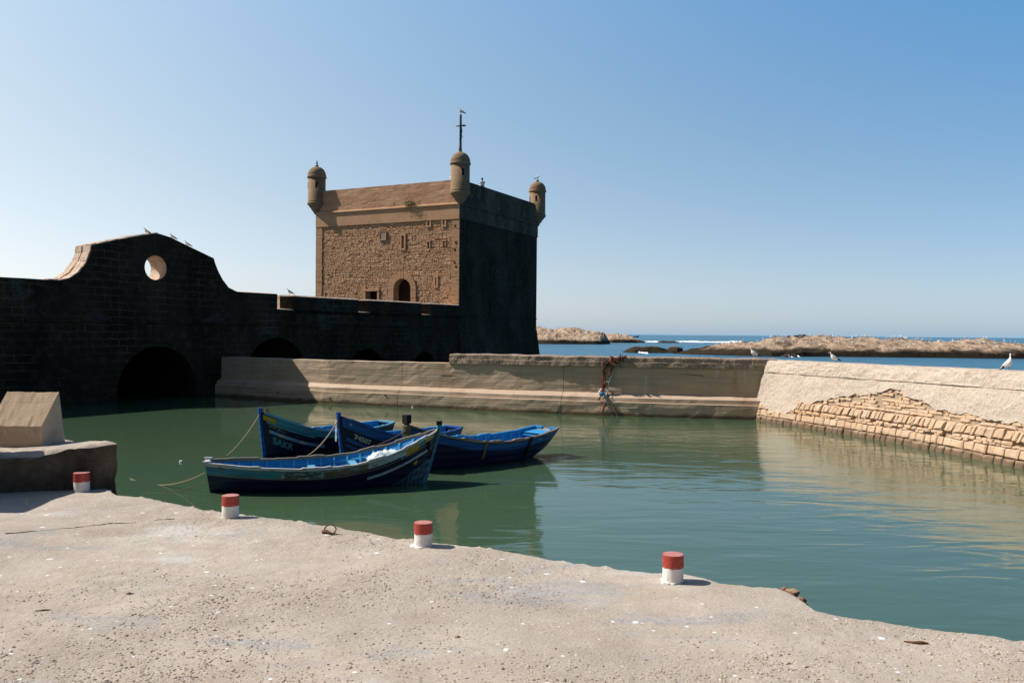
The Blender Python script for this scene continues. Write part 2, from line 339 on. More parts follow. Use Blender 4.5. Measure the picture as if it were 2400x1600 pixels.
# weep holes and crack stubs
mb = MB()
for px, py in ((781, 933), (910, 926), (661, 919)):
    s = s_at(px); z = float(aty(px, py, FC(s, .5)[1])[2]); P = Vector(FC(s, z, -.05)); Q = Vector(FC(s, z, .04)); mb.tube([P, Q], .05, 8)
part('weep_hole', mb, BLACK, hw)
mk = MB()
for L in ([(1322, 940), (1320, 951), (1313, 957), (1306, 972)], [(1498, 960), (1513, 961)], [(1592, 876), (1620, 878), (1645, 880), (1652, 884)],
          [(1470, 957), (1500, 958)], [(1740, 962), (1752, 960), (1765, 957)], [(1808, 886), (1808, 898), (1801, 915)], [(1090, 888), (1060, 880), (1000, 880)]):
    pts = []
    for px, py in L:
        s = s_at(px); q = .004 if py > 944 else -.497; Pz = aty(px, py, FC(s, .5, q)[1]); pts.append(FC(s, float(Pz[2]), q))
    mk.tube(pts, [.004]+[.016]*(len(pts)-2)+[.004] if len(pts) > 2 else .01, 5)
part('crack', mk, BLACK, hw)
# ------------------------------------------------------------------ right-hand sea wall (battered, eroded masonry)
SW = np.array([(11.7, 43.4), (12.45, 41.9), (15.1, 34.5), (16.5, 27.5), (17.6, 20.), (18.2, 12.), (18.3, 2.)])
sl_ = np.concatenate([[0], np.cumsum(np.linalg.norm(np.diff(SW, axis=0), axis=1))])
def swp(s):
    f = lambda q: np.array([np.interp(q, sl_, SW[:, 0]), np.interp(q, sl_, SW[:, 1])])
    a, b, c = f(s), f(s-1.5), f(s+1.5); t = (c-b)/np.linalg.norm(c-b); return (a+b+c)/3, np.array([t[1], -t[0]])
def sw_top(s): return float(np.interp(s, [0, 3, 9, 16, 40], [2.96, 2.96, 2.98, 3.06, 3.1]))
def FS(s, z, n=0):
    p, q = swp(s); m = n-.24*max(z, -.5)-.10*max(0, min(z-.62, .3))/.3*0
    return (p[0]+q[0]*m, p[1]+q[1]*m, z)
SG = [(s, z) for s in np.linspace(0, 26, 130) for z in np.linspace(-.2, 3.2, 35)]
SPX = np.array([proj(FS(s, z)) for s, z in SG]); SGa = np.array(SG)
def onS(px, py): i = int(np.argmin((SPX[:, 0]-px)**2+(SPX[:, 1]-py)**2)); return SGa[i]
swl = thing('sea_wall', 'pale battered sea wall with rubble core showing through broken render, at right', 'wall', (15, 34, 0))
STUC = NM('pebbled_render', .95, .1); k = STUC
x = k.mix(k.rng(k.noise(.6, 6), .35, .65), (.66, .54, .44), (.58, .47, .38)); v = k.vor(14); x = k.mix(k.rng(k.vor(14, out='Color'), .3, 1, 0, .55), x, (.76, .69, .61))
x = k.mix(k.mth('MULTIPLY', k.rng(k.noise(5, 8, .75), .55, .72), .8), x, (.33, .22, .15)); k.color(x); k.bump(v, -1, .07); k.bump(k.noise(5, 8, .75), 1, .12)
CORE = warm('core_mortar', (.46, .34, .24), (.38, .27, .19), (.4, .3, .2), 4, .3, .8, .05)
SST = warm('yellow_sandstone', (.53, .375, .255), (.60, .445, .32), (.58, .36, .19), 2.5, .6, .5, .03)
k = SST; z = k.nd('ShaderNodeSeparateXYZ', 2, Vector=k.co); wet = k.rng(k.mth('ADD', z, k.mth('MULTIPLY', k.noise(2.5, 4), -.35)), -.05, .17, .85, 0)
pc = k.b.inputs['Base Color'].links[0].from_socket; k.color(k.mix(wet, pc, (.10, .065, .04)))
low = [(1827, 975), (1850, 958), (1912, 940), (1964, 929), (2005, 923), (2059, 921), (2095, 908), (2122, 923), (2168, 942), (2195, 961), (2277, 978), (2330, 988), (2400, 996)]
lowsz = sorted([tuple(onS(*p)) for p in low]); lowsz = [(0, lowsz[0][1])]+lowsz+[(60, 1.45)]
def zlow(s): return float(np.interp(s, [a for a, b in lowsz], [b for a, b in lowsz]))
NS = 330; S1 = 42
sS = np.concatenate([np.linspace(0.02, 18, 260), np.linspace(18.3, S1, 60)])
mb = MB(); G = np.zeros((len(sS), 22, 3))
for i, s in enumerate(sS):
    zl = zlow(s)+.07*float(fbm(s*3, 0, 4, 5)); zt = sw_top(s)-.55
    for j in range(22):
        if j < 2: z = zl; n = -.14+.09*j
        else: z = zl+(zt+.08-zl)*(j-2)/19; n = .0+.03*float(fbm(s*1.2, z*2, 5, 8))
        G[i, j] = FS(s, z, n)
mb.grid(G); part('render_coat', mb, STUC.m, swl)
mb = MB(); cp = [(-.02, -.62), (.05, -.58), (.06, -.3), (.03, -.05), (-.04, 0), (-.6, .03), (-1.3, .0), (-1.35, -.6)]; G = np.zeros((len(sS), 22, 3))
for i, s in enumerate(sS):
    for j in range(22):
        q = j/21*(len(cp)-1); a = int(min(q, len(cp)-2)); f = q-a; n = cp[a][0]*(1-f)+cp[a+1][0]*f; dz = cp[a][1]*(1-f)+cp[a+1][1]*f
        e = .03*float(fbm(s*2.3, j*.5, 4, 21)); G[i, j] = FS(s, sw_top(s)+dz+e*.6, n+e)
        if j == 0: G[i, j] = FS(s, sw_top(s)+dz+.09*float(fbm(s*1.7, 3, 4, 33)), -.1)
mb.grid(G); part('cap', mb, STUC.m, swl)
mb = MB(); G = np.array([[FS(s, z, -.11+.03*float(fbm(s*2, z*3, 3, 4))) for z in (-.7, 0, .5, 1, 1.5, 2, 2.5)] for s in sS[::2]]); mb.grid(G); part('core', mb, CORE.m, swl)
mb = MB()
def course(z0, h, wmin, wmax, s0, s1, p=.08, base=0, jit=.15, r=None, sk=0, drop=0):
    s = s0
    while s < s1:
        wdt = U(wmin, wmax)
        if R() >= drop and z0 < zlow(s)+.05:
            mb.stone(lambda a, b, n: FS(a, b, n+base), s+.003, s+wdt-.003, z0+.006, z0+h-.006+U(-.01, .01), p*U(.7, 1.25), 0, r if r is not None else R()*.5, jit, sk)
        s += wdt
course(-.55, .42, .3, .6, .3, S1, .10, -.02); course(-.13, .36, .3, .6, .1, S1, .11, -.03); course(.24, .30, .3, .65, 1.3, S1, .10, -.05)
course(.55, .09, .2, .5, 2.6, S1, .12, -.10, .3, None, 0, .15); course(.63, .13, .2, .5, 3.4, S1, .14, -.10, .3, None, 0, .2)
for s_, e_ in ((3.2, 7.2), (16.8, 18.2)):  # orange blocks
    course(.62, .15, .35, .6, s_, e_, .15, -.06, .1, 1.0)
course(.78, .34, .16, .36, 2.6, S1, .15, -.06, .25, None, .35)
for k_ in range(10): course(1.16+.125*k_, .12, .15, .6, 2.3, S1, .05, -.085, .5, None, 0, .3)
part('masonry', mb, SST.m, swl)
mb = MB()                                  # crumbled stones in the corner
for i in range(240):
    s = abs(random.gauss(0, .9)); z = U(-.1, 1.0-.25*s); q = U(.05, .16)
    P = FS(s+.1, z, U(-.16, -.04)); mb.lathe([(q*.5, -q*.6), (q*.95, -q*.2), (q, q*.2), (q*.5, q*.6)], P, 6, 0, R()*.4, .5)
part('crumbled_stones', mb, SST.m, swl)
# ------------------------------------------------------------------ fort wall
outl = [onwall(px, py) for px, py in [(0, 649), (60, 652), (115, 655.6), (138, 657.7), (163, 653), (186, 637.8), (204, 612), (213, 589), (214.5, 575),
        (255, 566), (303, 557), (340, 551), (371, 547), (400, 556), (430, 571), (478, 594), (490, 600), (501, 605), (504.5, 617), (512, 636), (522, 655), (536, 673.5), (556, 683.6)]]
t650 = onwall(650, 700)[0]
ZT = 6.80
outl = [(-46, 6.9), (outl[0][0]-.01, 6.88)]+[p for p in outl]+[(t650, ZT), (t650, 5.76), (27.2, 5.76), (27.2, -1)]
arches = []
for tl, tr, zt in ((-6.87, -1.52, 3.24), (2.35, 8.05, 3.76), (12.2, 16.8, 2.9), (20.2, 23.5, 2.54), (-40, -36, 2.)):
    c = (tl+tr)/2; r = (tr-tl)/2; arches.append([(c-r, -.9), (c+r, -.9)]+[(c+r*math.cos(a), zt-r+r*math.sin(a)) for a in np.linspace(0, math.pi, 20)])
oc = onwall(365, 627.5); ocu = [(oc[0]+.74*math.cos(a), oc[1]+.74*math.sin(a)) for a in np.linspace(0, 2*math.pi, 40, endpoint=False)]
fort = thing('fort_wall', 'dark old stone fort wall with curved gable, round hole and low arches, left of tower', 'wall', tuple(FW(0, 0)))
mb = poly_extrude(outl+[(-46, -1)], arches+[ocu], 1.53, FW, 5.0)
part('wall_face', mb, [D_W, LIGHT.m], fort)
# ragged coping course set on gable top edges
cop = MB(); T = outl[4:15]
for a, b in zip(T[:-1], T[1:]):
    L = math.hypot(b[0]-a[0], b[1]-a[1]); n = max(1, int(L/.32))
    for i in range(n):
        p = (a[0]+(b[0]-a[0])*i/n, a[1]+(b[1]-a[1])*i/n); q = (a[0]+(b[0]-a[0])*(i+.96)/n, a[1]+(b[1]-a[1])*(i+.96)/n)
        nx, nz = -(b[1]-a[1])/L, (b[0]-a[0])/L; 
        for d0, d1_ in ((.03, .5), (.52, .86), (.88, 1.5)):
            h = U(.0, .05)+(.0 if d0 == .52 else .025); z0 = -.05
            vs = [FW(p[0]+nx*z0, p[1]+nz*z0, d0), FW(q[0]+nx*z0, q[1]+nz*z0, d0), FW(q[0]+nx*z0, q[1]+nz*z0, d1_), FW(p[0]+nx*z0, p[1]+nz*z0, d1_)]
            vs += [FW(p[0]+nx*h, p[1]+nz*h, d0+.01), FW(q[0]+nx*h, q[1]+nz*h, d0+.01), FW(q[0]+nx*h, q[1]+nz*h, d1_), FW(p[0]+nx*h, p[1]+nz*h, d1_)]
            cop.hexa(vs, 0, R())
part('gable_coping', cop, LIGHT.m, fort)
mer = MB(); SILL = MB()
th = 1.53
for fa, th_px, fb in ((688, 659, 840), (867, 838, 988), (1011, 985, 1078)):
    ta_ = onwall(fa, 700)[0]; tb = onwall(fb, 700)[0]; tm = ta_-.42; tb = min(tb, 27.1)
    plan = [(ta_, 0), (tb, 0), (tb, th), (tm, th), (tm, .95)]; zb = 5.5
    ch = [(ta_+.02, .16), (tb, .16)]
    vs = [FW(a, zb, b) for a, b in plan]+[FW(a, ZT-.09, b) for a, b in plan]+[FW(ta_, ZT, .16), FW(tb, ZT, .16), FW(tb, ZT, th-.1), FW(tm+.05, ZT, th-.1), FW(tm+.02, ZT, .97)]
    mer.add(vs, [(0, 1, 6, 5), (1, 2, 7, 6), (2, 3, 8, 7), (4, 0, 5, 9)], 0); mer.add(vs, [(3, 4, 9, 8), (5, 6, 11, 10), (6, 7, 12, 11), (7, 8, 13, 12), (8, 9, 14, 13), (9, 5, 10, 14), (10, 11, 12, 13, 14)], 1)
for fa, fb in ((650, 688), (840, 867), (988, 1011)):
    a = onwall(fa, 700)[0]+.01; b = onwall(fb, 700)[0]+.02
    SILL.hexa([FW(a, 5.7, .0), FW(b, 5.7, .0), FW(b, 5.7, 1.5), FW(a, 5.7, 1.5), FW(a, 5.765, .0), FW(b, 5.765, .0), FW(b, 5.87, 1.5), FW(a, 5.87, 1.5)])
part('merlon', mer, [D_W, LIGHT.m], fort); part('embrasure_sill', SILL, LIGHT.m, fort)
# coping chamfer along the straight part right and left of the gable, and the long moulding
mb = MB()
for a, b, za, zb in ((outl[-6][0], t650, ZT, ZT), (-46, outl[2][0], 6.9, 6.87)):
    mb.hexa([FW(a, za-.02, .0), FW(b, zb-.02, .0), FW(b, zb-.02, 1.5), FW(a, za-.02, 1.5), FW(a, za+.005, .01), FW(b, zb+.005, .01), FW(b, zb+.07, .6), FW(a, za+.07, .6)])
part('coping', mb, LIGHT.m, fort)
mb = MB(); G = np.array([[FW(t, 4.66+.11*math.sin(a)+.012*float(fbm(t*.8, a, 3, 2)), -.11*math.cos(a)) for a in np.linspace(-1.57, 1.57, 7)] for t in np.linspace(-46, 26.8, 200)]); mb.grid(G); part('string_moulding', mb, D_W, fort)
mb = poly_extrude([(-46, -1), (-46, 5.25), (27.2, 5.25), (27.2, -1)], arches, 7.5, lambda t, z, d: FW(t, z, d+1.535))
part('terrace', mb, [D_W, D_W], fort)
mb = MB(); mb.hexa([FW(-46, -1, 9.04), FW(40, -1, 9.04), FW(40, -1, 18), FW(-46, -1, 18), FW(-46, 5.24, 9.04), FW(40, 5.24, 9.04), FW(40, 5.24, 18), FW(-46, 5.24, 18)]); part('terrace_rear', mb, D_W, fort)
# broken render patches on the face, each with real thickness
def patchpoly(pxs, F, on, th=.05):
    P = [on(*p) for p in pxs]; return poly_extrude(P, [], th+.02, lambda t, z, d: F(t, z, d-th))
PLAS = simple('pale_old_plaster', (.04, .036, .03), .9, (.02, .02, .018), 3, .5, .4)
for L in ([(190, 748), (200, 735), (214, 727), (228, 727), (240, 733), (250, 743), (256, 751)], [(466, 753), (480, 747), (496, 738), (512, 730), (516, 741), (528, 750), (524, 755)],
          [(745, 757), (760, 750), (790, 750), (800, 759)], [(905, 762), (925, 758), (938, 748), (955, 762)]):
    part('plaster_patch', patchpoly(L, FW, onwall), [PLAS, PLAS], fort)
# ------------------------------------------------------------------ tower
tow = thing('fort_tower', 'square warm brown stone fort tower with three domed corner turrets', 'tower', (C0[0], C0[1], 0))
def rectL(x0, y0, x1, y1):
    a = onL(x0, (y0+y1)/2)[0]; b = onL(x1, (y0+y1)/2)[0]; zc0 = onL((x0+x1)/2, y0)[1]; zc1 = onL((x0+x1)/2, y1)[1]; return min(a, b), max(a, b), min(zc0, zc1), max(zc0, zc1)
def r2(x, y): return 700+x/3.7333, 440+y/3.7333
wins = {}
for nm, (x0, y0, x1, y1) in dict(slit=(904, 420, 926, 530), w1=(1132, 293, 1148, 330), w2=(1266, 284, 1281, 325), w3=(1130, 475, 1146, 520), w4=(1267, 470, 1282, 515), arrow=(1198, 785, 1209, 858), square=(590, 905, 692, 985)).items():
    a = r2(x0, y0); b = r2(x1, y1); wins[nm] = rectL(a[0], a[1], b[0], b[1])
wins['square'] = (wins['square'][0], wins['square'][1], wins['square'][3]-1.5, wins['square'][3])
da = rectL(*r2(835, 795), *r2(985, 990)); dc = (da[0]+da[1])/2; dr = (da[1]-da[0])/2; dz = da[3]-dr
door = [(dc-dr, 5.4), (dc+dr, 5.4)]+[(dc+dr*math.cos(a), dz+dr*math.sin(a)) for a in np.linspace(0, math.pi, 16)]
holes = [door]+[[(a, c), (b, c), (b, d), (a, d)] for a, b, c, d in wins.values()]
ZB = 14.62
mb = poly_extrude([(0.01, -1), (TW, -1), (TW, ZB), (0.01, ZB)], holes, .9, FL); part('wall_left', mb, [MORT.m, RUB.m], tow).name = 'front_wall'
QS = .86; QE = TW-.78
def inrects(u, z, m=.0):
    for nm, (a, b, c, d) in wins.items():
        e = .22 if nm != 'square' else .3
        if a-e < u < b+e and c-e < z < d+e: return True
    if abs(u-dc) < dr+.55 and z < dz: return True
    if math.hypot(u-dc, z-dz) < dr+.55 and z >= dz: return True
    a, b = onL(*r2(772, 460)), onL(*r2(710, 380)); return a[0]-.1 < u < b[0]+.1 and a[1]-.05 < z < b[1]+.05
mb = MB(); z = 5.2; rowk = 0
while z < ZB-.05:
    h = U(.11, .23); h = min(h, ZB-z); u = QS+U(0, .1)
    while u < QE:
        wd_ = U(.16, .5)*(.7+h*1.6); e = min(u+wd_, QE)
        zz = z+.05*math.sin(u*.9+z)
        if e-u > .1 and not inrects((u+e)/2, z+h/2) and R() > .03: mb.stone(lambda a, b, n: FL(a, b, -n), u+.012, e-.012, zz+.01, zz+h-.012, U(.015, .055), 0, R(), .35)
        u = e
    z += h
part('rubble_facing', mb, RUB.m, tow, smooth=False)
def blockL(mb, u0_, u1, z0, z1, p, m=0, d0=.1, r=.5): mb.hexa([FL(u0_, z0, -p), FL(u1, z0, -p), FL(u1, z0, d0), FL(u0_, z0, d0), FL(u0_, z1, -p), FL(u1, z1, -p), FL(u1, z1, d0), FL(u0_, z1, d0)], m, r)
for side in (0, 1):                        # corner quoins in courses
    mb = MB(); z = 3.0
    while z < ZB-.02:
        h = min(U(.28, .42), ZB-z)
        a, b = (0.0, QS+U(-.06, .06)) if side == 0 else (QE+U(-.04, .04), TW+.0)
        if R() < .5 and side == 0: m_ = U(.3, .55); blockL(mb, a, m_-.006, z+.004, z+h-.004, .10+U(-.015, .012)); blockL(mb, m_+.006, b, z+.004, z+h-.004, .10+U(-.03, .012))
        else: blockL(mb, a, b, z+.004, z+h-.004, .10+U(-.012, .012))
        z += h
    part('quoins', mb, A_L, tow)
mb = MB(); blockL(mb, 0.0, TW, ZB, 15.9, .14, 0, .9); part('frieze', mb, SMOOTH.m, tow)
def roll(F, z, r, n0, n1, mat, name, cnt=60):
    mb = MB(); G = np.array([[F(u, z+r*math.sin(a)+.01*float(fbm(u, a, 3, 3)), -.12-r*math.cos(a)) for a in np.linspace(-1.6, 1.6, 8)] for u in np.linspace(n0, n1, cnt)]); mb.grid(G, flip=(F is FL)); return part(name, mb, mat, tow, smooth=True)
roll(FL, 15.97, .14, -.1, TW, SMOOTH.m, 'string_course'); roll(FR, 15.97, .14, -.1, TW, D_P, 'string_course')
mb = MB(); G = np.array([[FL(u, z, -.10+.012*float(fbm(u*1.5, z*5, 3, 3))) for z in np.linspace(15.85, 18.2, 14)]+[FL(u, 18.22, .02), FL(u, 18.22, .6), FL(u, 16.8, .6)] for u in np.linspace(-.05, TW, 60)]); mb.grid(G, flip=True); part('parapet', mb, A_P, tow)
mb = MB(); G = np.array([[FR(u, z, -.10) for z in (15.85, 17, 18.2)]+[FR(u, 18.22, .02), FR(u, 18.22, .6), FR(u, 16.8, .6)] for u in np.linspace(.01, TW, 30)]); mb.grid(G); part('parapet', mb, D_P, tow, label='parapet over the shaded face, its stone coloured darker for shade')
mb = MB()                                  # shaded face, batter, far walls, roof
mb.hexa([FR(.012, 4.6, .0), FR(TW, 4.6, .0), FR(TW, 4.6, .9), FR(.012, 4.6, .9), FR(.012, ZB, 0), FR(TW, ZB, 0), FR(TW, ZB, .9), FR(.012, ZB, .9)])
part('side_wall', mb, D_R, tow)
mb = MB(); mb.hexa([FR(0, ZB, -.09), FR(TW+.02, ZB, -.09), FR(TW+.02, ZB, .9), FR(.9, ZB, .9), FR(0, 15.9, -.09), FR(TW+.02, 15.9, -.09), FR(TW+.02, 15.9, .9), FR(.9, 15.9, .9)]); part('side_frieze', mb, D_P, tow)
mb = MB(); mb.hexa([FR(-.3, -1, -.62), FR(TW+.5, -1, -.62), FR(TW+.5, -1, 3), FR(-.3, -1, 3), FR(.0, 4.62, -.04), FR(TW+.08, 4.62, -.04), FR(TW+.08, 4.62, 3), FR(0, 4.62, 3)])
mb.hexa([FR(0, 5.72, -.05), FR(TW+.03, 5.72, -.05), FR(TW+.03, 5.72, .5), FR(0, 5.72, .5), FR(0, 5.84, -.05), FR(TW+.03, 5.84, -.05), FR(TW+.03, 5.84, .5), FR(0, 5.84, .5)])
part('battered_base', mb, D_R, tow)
mb = MB()
for z0, z1 in ((-1, 15.9), (15.9, 18.22)):
    e = .6 if z0 > 0 else .9
    for A, B in (((TW-e, 0), (TW, TW)), ((e, TW-e), (TW-e, TW))):
        q = [(A[0], A[1]), (B[0], A[1]), (B[0], B[1]), (A[0], B[1])]; P = [C0+d1*a+d2*b for a, b in q]
        mb.hexa([(p[0], p[1], z0) for p in P]+[(p[0], p[1], z1) for p in P])
q = [C0+d1*a+d2*b for a, b in ((.5, .5), (TW-.5, .5), (TW-.5, TW-.5), (.5, TW-.5))]; mb.hexa([(p[0], p[1], 16.3) for p in q]+[(p[0], p[1], 16.7) for p in q])
part('rear_walls', mb, A_L, tow)
# door surround of wedge stones
mb = MB(); nv = 13; ro = dr+.58
for i in range(nv):
    a0 = math.pi*i/nv+.012; a1 = math.pi*(i+1)/nv-.012; p = .13+U(-.01, .01)
    pts = [(dc+dr*math.cos(a0), dz+dr*math.sin(a0)), (dc+ro*math.cos(a0), dz+ro*math.sin(a0)), (dc+ro*math.cos(a1), dz+ro*math.sin(a1)), (dc+dr*math.cos(a1), dz+dr*math.sin(a1))]
    mb.hexa([FL(u, z, .1) for u, z in pts]+[FL(u, z, -p) for u, z in pts])
for sd in (-1, 1):
    z = 5.3
    while z < dz-.01:
        h = min(.36, dz-z); a, b = sorted((dc+sd*dr, dc+sd*ro)); blockL(mb, a, b, z+.005, z+h-.005, .13+U(-.01, .01)); z += h
dsur = part('door_surround', mb, SMOOTH.m, tow)
mb = MB(); blockL(mb, dc-dr, dc+dr, 5.3, dz+dr, -.78, 0, .84); part('door', mb, simple('dark_door_wood', (.03, .014, .01), .8, (.05, .02, .012), 5), tow)
for nm, (a, b, c, d) in wins.items():
    mb = MB()
    if nm == 'square': blockL(mb, a-.25, b+.25, d, d+.22, .14); blockL(mb, a-.22, a, c, d-.01, .11); blockL(mb, b, b+.35, c, d+.5, .12)
    elif nm in ('w3', 'w4'): blockL(mb, a-.16, b+.16, d, d+.15, .13); blockL(mb, a-.12, a, c, d-.005, .10); blockL(mb, b, b+.12, c, d-.005, .10)
    else: blockL(mb, a-.17, a, c-.005, d+.005, .11); blockL(mb, b, b+.17, c-.005, d+.005, .11); blockL(mb, a-.17, b+.17, d+.006, d+.22, .112); blockL(mb, a-.17, b+.17, c-.18, c-.006, .112)
    wp = part('window', mb, SMOOTH.m, tow)
    mb = MB(); blockL(mb, a, b, c, d, -.7, 0, .76); part('dark_pane', mb, BLACK, wp)
(a0, z0_), (a1, z1_) = onL(*r2(772, 460)), onL(*r2(710, 380)); mb = MB(); a, b = min(a0, a1), max(a0, a1)
blockL(mb, a, b, z0_, z1_, .10); e = .07
for q in ((a, b, z0_, z0_+e), (a, b, z1_-e, z1_), (a, a+e, z0_+e, z1_-e), (b-e, b, z0_+e, z1_-e)): blockL(mb, *q, .15)
for i in range(5):
    zz = z0_+.14+i*(z1_-z0_-.24)/5
    u = a+.14
    while u < b-.16: ww = U(.04, .12); blockL(mb, u, min(u+ww, b-.12), zz, zz+.035, .112); u += ww+.04
part('carved_plaque', mb, simple('plaque_stone', (.52, .37, .26), .85, (.42, .3, .2), 8), tow)
# turrets
def turret(P, ang, rail=False):
    mb = MB(); c = (P[0], P[1], 0)
    mb.lathe([(.06, 15.85), (.22, 15.95), (.36, 16.2), (.5, 16.32), (.56, 16.5), (.7, 16.6), (.76, 16.75), (.86, 16.82), (.93, 16.9), (.95, 17.0), (.90, 17.08)], c, 32); 
    sh = MB(); sh.lathe([(.87, 17.07), (.87, 17.12), (.9, 17.16), (.87, 17.2), (.87, 19.5)], c, 32)
    t = part('turret', sh, TURM, tow, smooth=True)
    part('corbel', mb, TURM, t, smooth=True)
    mb = MB(); mb.lathe([(.86, 19.5), (.95, 19.54), (.97, 19.62), (.95, 19.7), (.91, 19.74), (.93, 19.78), (.91, 19.84)], c, 32); part('band', mb, TURM, t, smooth=True)
    mb = MB(); mb.lathe([(.90*math.cos(a), 19.82+.88*math.sin(a)) for a in np.linspace(0, 1.45, 12)]+[(.13, 20.71), (.17, 20.74), (.17, 20.82), (.1, 20.86), (.07, 20.9)], c, 32); part('dome', mb, TURM, t, smooth=True)
    for k_ in ang:
        a = math.radians(k_); ca, sa = math.cos(a), math.sin(a); mb = MB(); mb.box((P[0]+ca*.83, P[1]+sa*.83, 18.75), (.1, .2, .62), a); o = part('window', mb, BLACK, t)
    return t
PT = [C0, C0+d1*TW, C0+d2*TW]
turret(C0, (-70, 130)); turret(PT[1], (-80, 200)); turret(PT[2], (-100, -160, 20))
mb = MB(); hp = onL(924.8, 477); mb.tube([FL(hp[0], hp[1], -.04), FL(hp[0], hp[1], -.125)], .06, 8); part('drain_hole', mb, BLACK, tow)
# putlog holes in the quoins
for x, y in ((1382, 480), (1372, 545), (1370, 655), (1382, 690), (1376, 335)):
    u, z = onL(*r2(x, y)); mb = MB(); blockL(mb, u-.09, u+.09, z-.09, z+.09, .118); part('putlog_hole', mb, BLACK, tow)
# mast on the near turret
IRON = simple('dark_pole_paint', (.05, .045, .045), .7, (.09, .07, .05), 6)
mast = thing('mast', 'thin dark mast with crossarm on top of the nearest domed turret', 'mast', (C0[0], C0[1], 20.9))
mz = lambda py: float(aty(1080, py, C0[1])[2]); zt = mz(269)
mb = MB(); mb.tube([(C0[0], C0[1], 20.85), (C0[0], C0[1], zt)], [.12, .10], 8); mb.lathe([(.14, 0), (.16, .1), (.11, .2), (.12, .3)], (C0[0]-.02, C0[1], 20.88), 10); mb.box((C0[0]-.05, C0[1], mz(356)), (.1, .2, .3)); part('pole', mb, IRON, mast)
mb = MB(); zc = mz(295.5); mb.tube([(C0[0]-.42, C0[1]-.05, zc-.05), (C0[0], C0[1]-.1, zc), (C0[0]+.5, C0[1]-.05, zc+.04)], [.04, .07, .05], 8); mb.box((C0[0]+.3, C0[1]-.07, zc+.02), (.22, .12, .14)); part('crossarm', mb, IRON, mast)
mb = MB(); mb.tube([(C0[0]+.08, C0[1]-.1, zc), (C0[0]+.14, C0[1]-.1, zc-.5), (C0[0]+.1, C0[1]-.1, zc-.8), (C0[0]+.2, C0[1]-.1, zc-1.1)], .025, 5); mb.tube([(C0[0]-.1, C0[1]-.1, zc), (C0[0]-.02, C0[1]-.12, zc-.4), (C0[0]-.07, C0[1]-.1, zc-1.3)], .03, 5); part('cable', mb, IRON, mast)
mb = MB(); mb.lathe([(.04, 20.88), (.09, 20.98), (.09, 21.06), (.05, 21.14), (.06, 21.2), (.02, 21.32)], (PT[1][0], PT[1][1], 0), 10); o = part('finial', mb, IRON, tow)
# plant rooted on the string course
LEAF = simple('plant_leaf', (.07, .12, .03), .7, (.12, .17, .05), 30)
pu, pz = onL(961.5, 485); mb = MB(); st = MB()
for i in range(420):
    a, b = random.gauss(0, .33), random.gauss(.08, .24); dd = abs(random.gauss(.15, .16)); s = U(.03, .07); P = Vector(FL(pu+a-.1, pz+b+.15, -.12-dd)); A = Vector((U(-1, 1), U(-1, 1), U(-1, 1))).normalized()*s; B = A.orthogonal().normalized()*s*.5
    mb.add([P-A, P+B, P+A, P-B], [(0, 1, 2, 3)])
for i in range(7): st.tube([FL(pu, pz-.05, -.05), FL(pu+U(-.3, .3), pz+U(.1, .4), -.3)], .008, 4)
pt = thing('wall_plant', 'green leafy tuft growing from the ledge high on the tower', 'plant', tuple(FL(pu, pz-.05, -.1))); part('foliage', mb, LEAF, pt); part('stem', st, simple('stem_brown', (.1, .07, .04)), pt)
# ------------------------------------------------------------------ quay
QZ = 1.8
EP = [(278.7, 1157.4), (327, 1162), (378, 1171), (436, 1181.7), (484.6, 1191.4), (518.5, 1196), (558.7, 1202), (663, 1213), (716.8, 1222), (780.6, 1229.7), (831.6, 1238.6), (908, 1252.7), (972, 1263), (1100, 1274.5), (1208, 1289), (1269, 1303), (1351, 1314), (1480, 1332.6),
      (1603, 1341), (1641.6, 1347), (1683.7, 1360), (1737, 1367), (1817.6, 1373), (1833, 1378), (1860, 1392), (1900, 1422), (1944, 1436), (2016.6, 1443.7), (2112, 1459), (2215.6, 1470.5), (2400, 1493.5)]
E = [onz(px, py, QZ)[:2] for px, py in EP]; E = [(-16, 15.0), (-7.6, 14.2), (-6.3, 13.2), (-5.98, 12.78)]+[tuple(p) for p in E]+[(5.6, 6.15), (9, 4.9), (19.5, 1.0)]
EX = [p[0] for p in E]; EY = [p[1] for p in E]
xs = np.unique(np.concatenate([np.linspace(-16, -7.5, 60), np.linspace(-7.5, -4.6, 110), np.linspace(-4.6, 4.6, 520), np.linspace(4.6, 19.5, 70)]))
ye = np.interp(xs, EX, EY); ye = ye+.012*fbm(xs*5, xs*0, 4, 3)+.006*fbm(xs*25, xs*0, 3, 5)
v = np.concatenate([[0, .015, .035, .06], np.linspace(.09, 7.8, 280), np.linspace(8.2, 20, 12)])
X = np.repeat(xs[:, None], len(v), 1); Yv = ye[:, None]-v[None, :]*1.0
edge = -.05*np.exp(-v/.03)[None, :]*(1+.8*fbm(X*9, X*0+1, 3, 6)); 
rg = np.clip(.5+fbm(X*.45, Yv*.45, 3, 77), .15, 1)
Z = QZ+.018*fbm(X*.8, Yv*.8, 3, 31)*np.clip(v/.3, 0, 1)[None, :]+.0045*fbm(X*6, Yv*6, 3, 51)*rg+.0028*fbm(X*24, Yv*24, 2, 61)*rg+edge
crk = [onz(px, py, QZ)[:2] for px, py in ((12, 1252), (166, 1236), (223, 1231), (257, 1225), (298, 1226), (346, 1221.6), (420, 1216))]
G = np.stack([X, Yv, Z], -1); mb = MB(); mb.grid(G, flip=True)
skirt = np.zeros((len(xs), 4, 3))
for j, (dz_, dy_) in enumerate(((0, 0), (-.06, .012), (-.5, .03), (-3, .05))): skirt[:, j, 0] = xs; skirt[:, j, 1] = ye+dy_; skirt[:, j, 2] = Z[:, 0]+dz_
mb.grid(skirt)
k = NM('worn_quay_concrete', .95, .12)
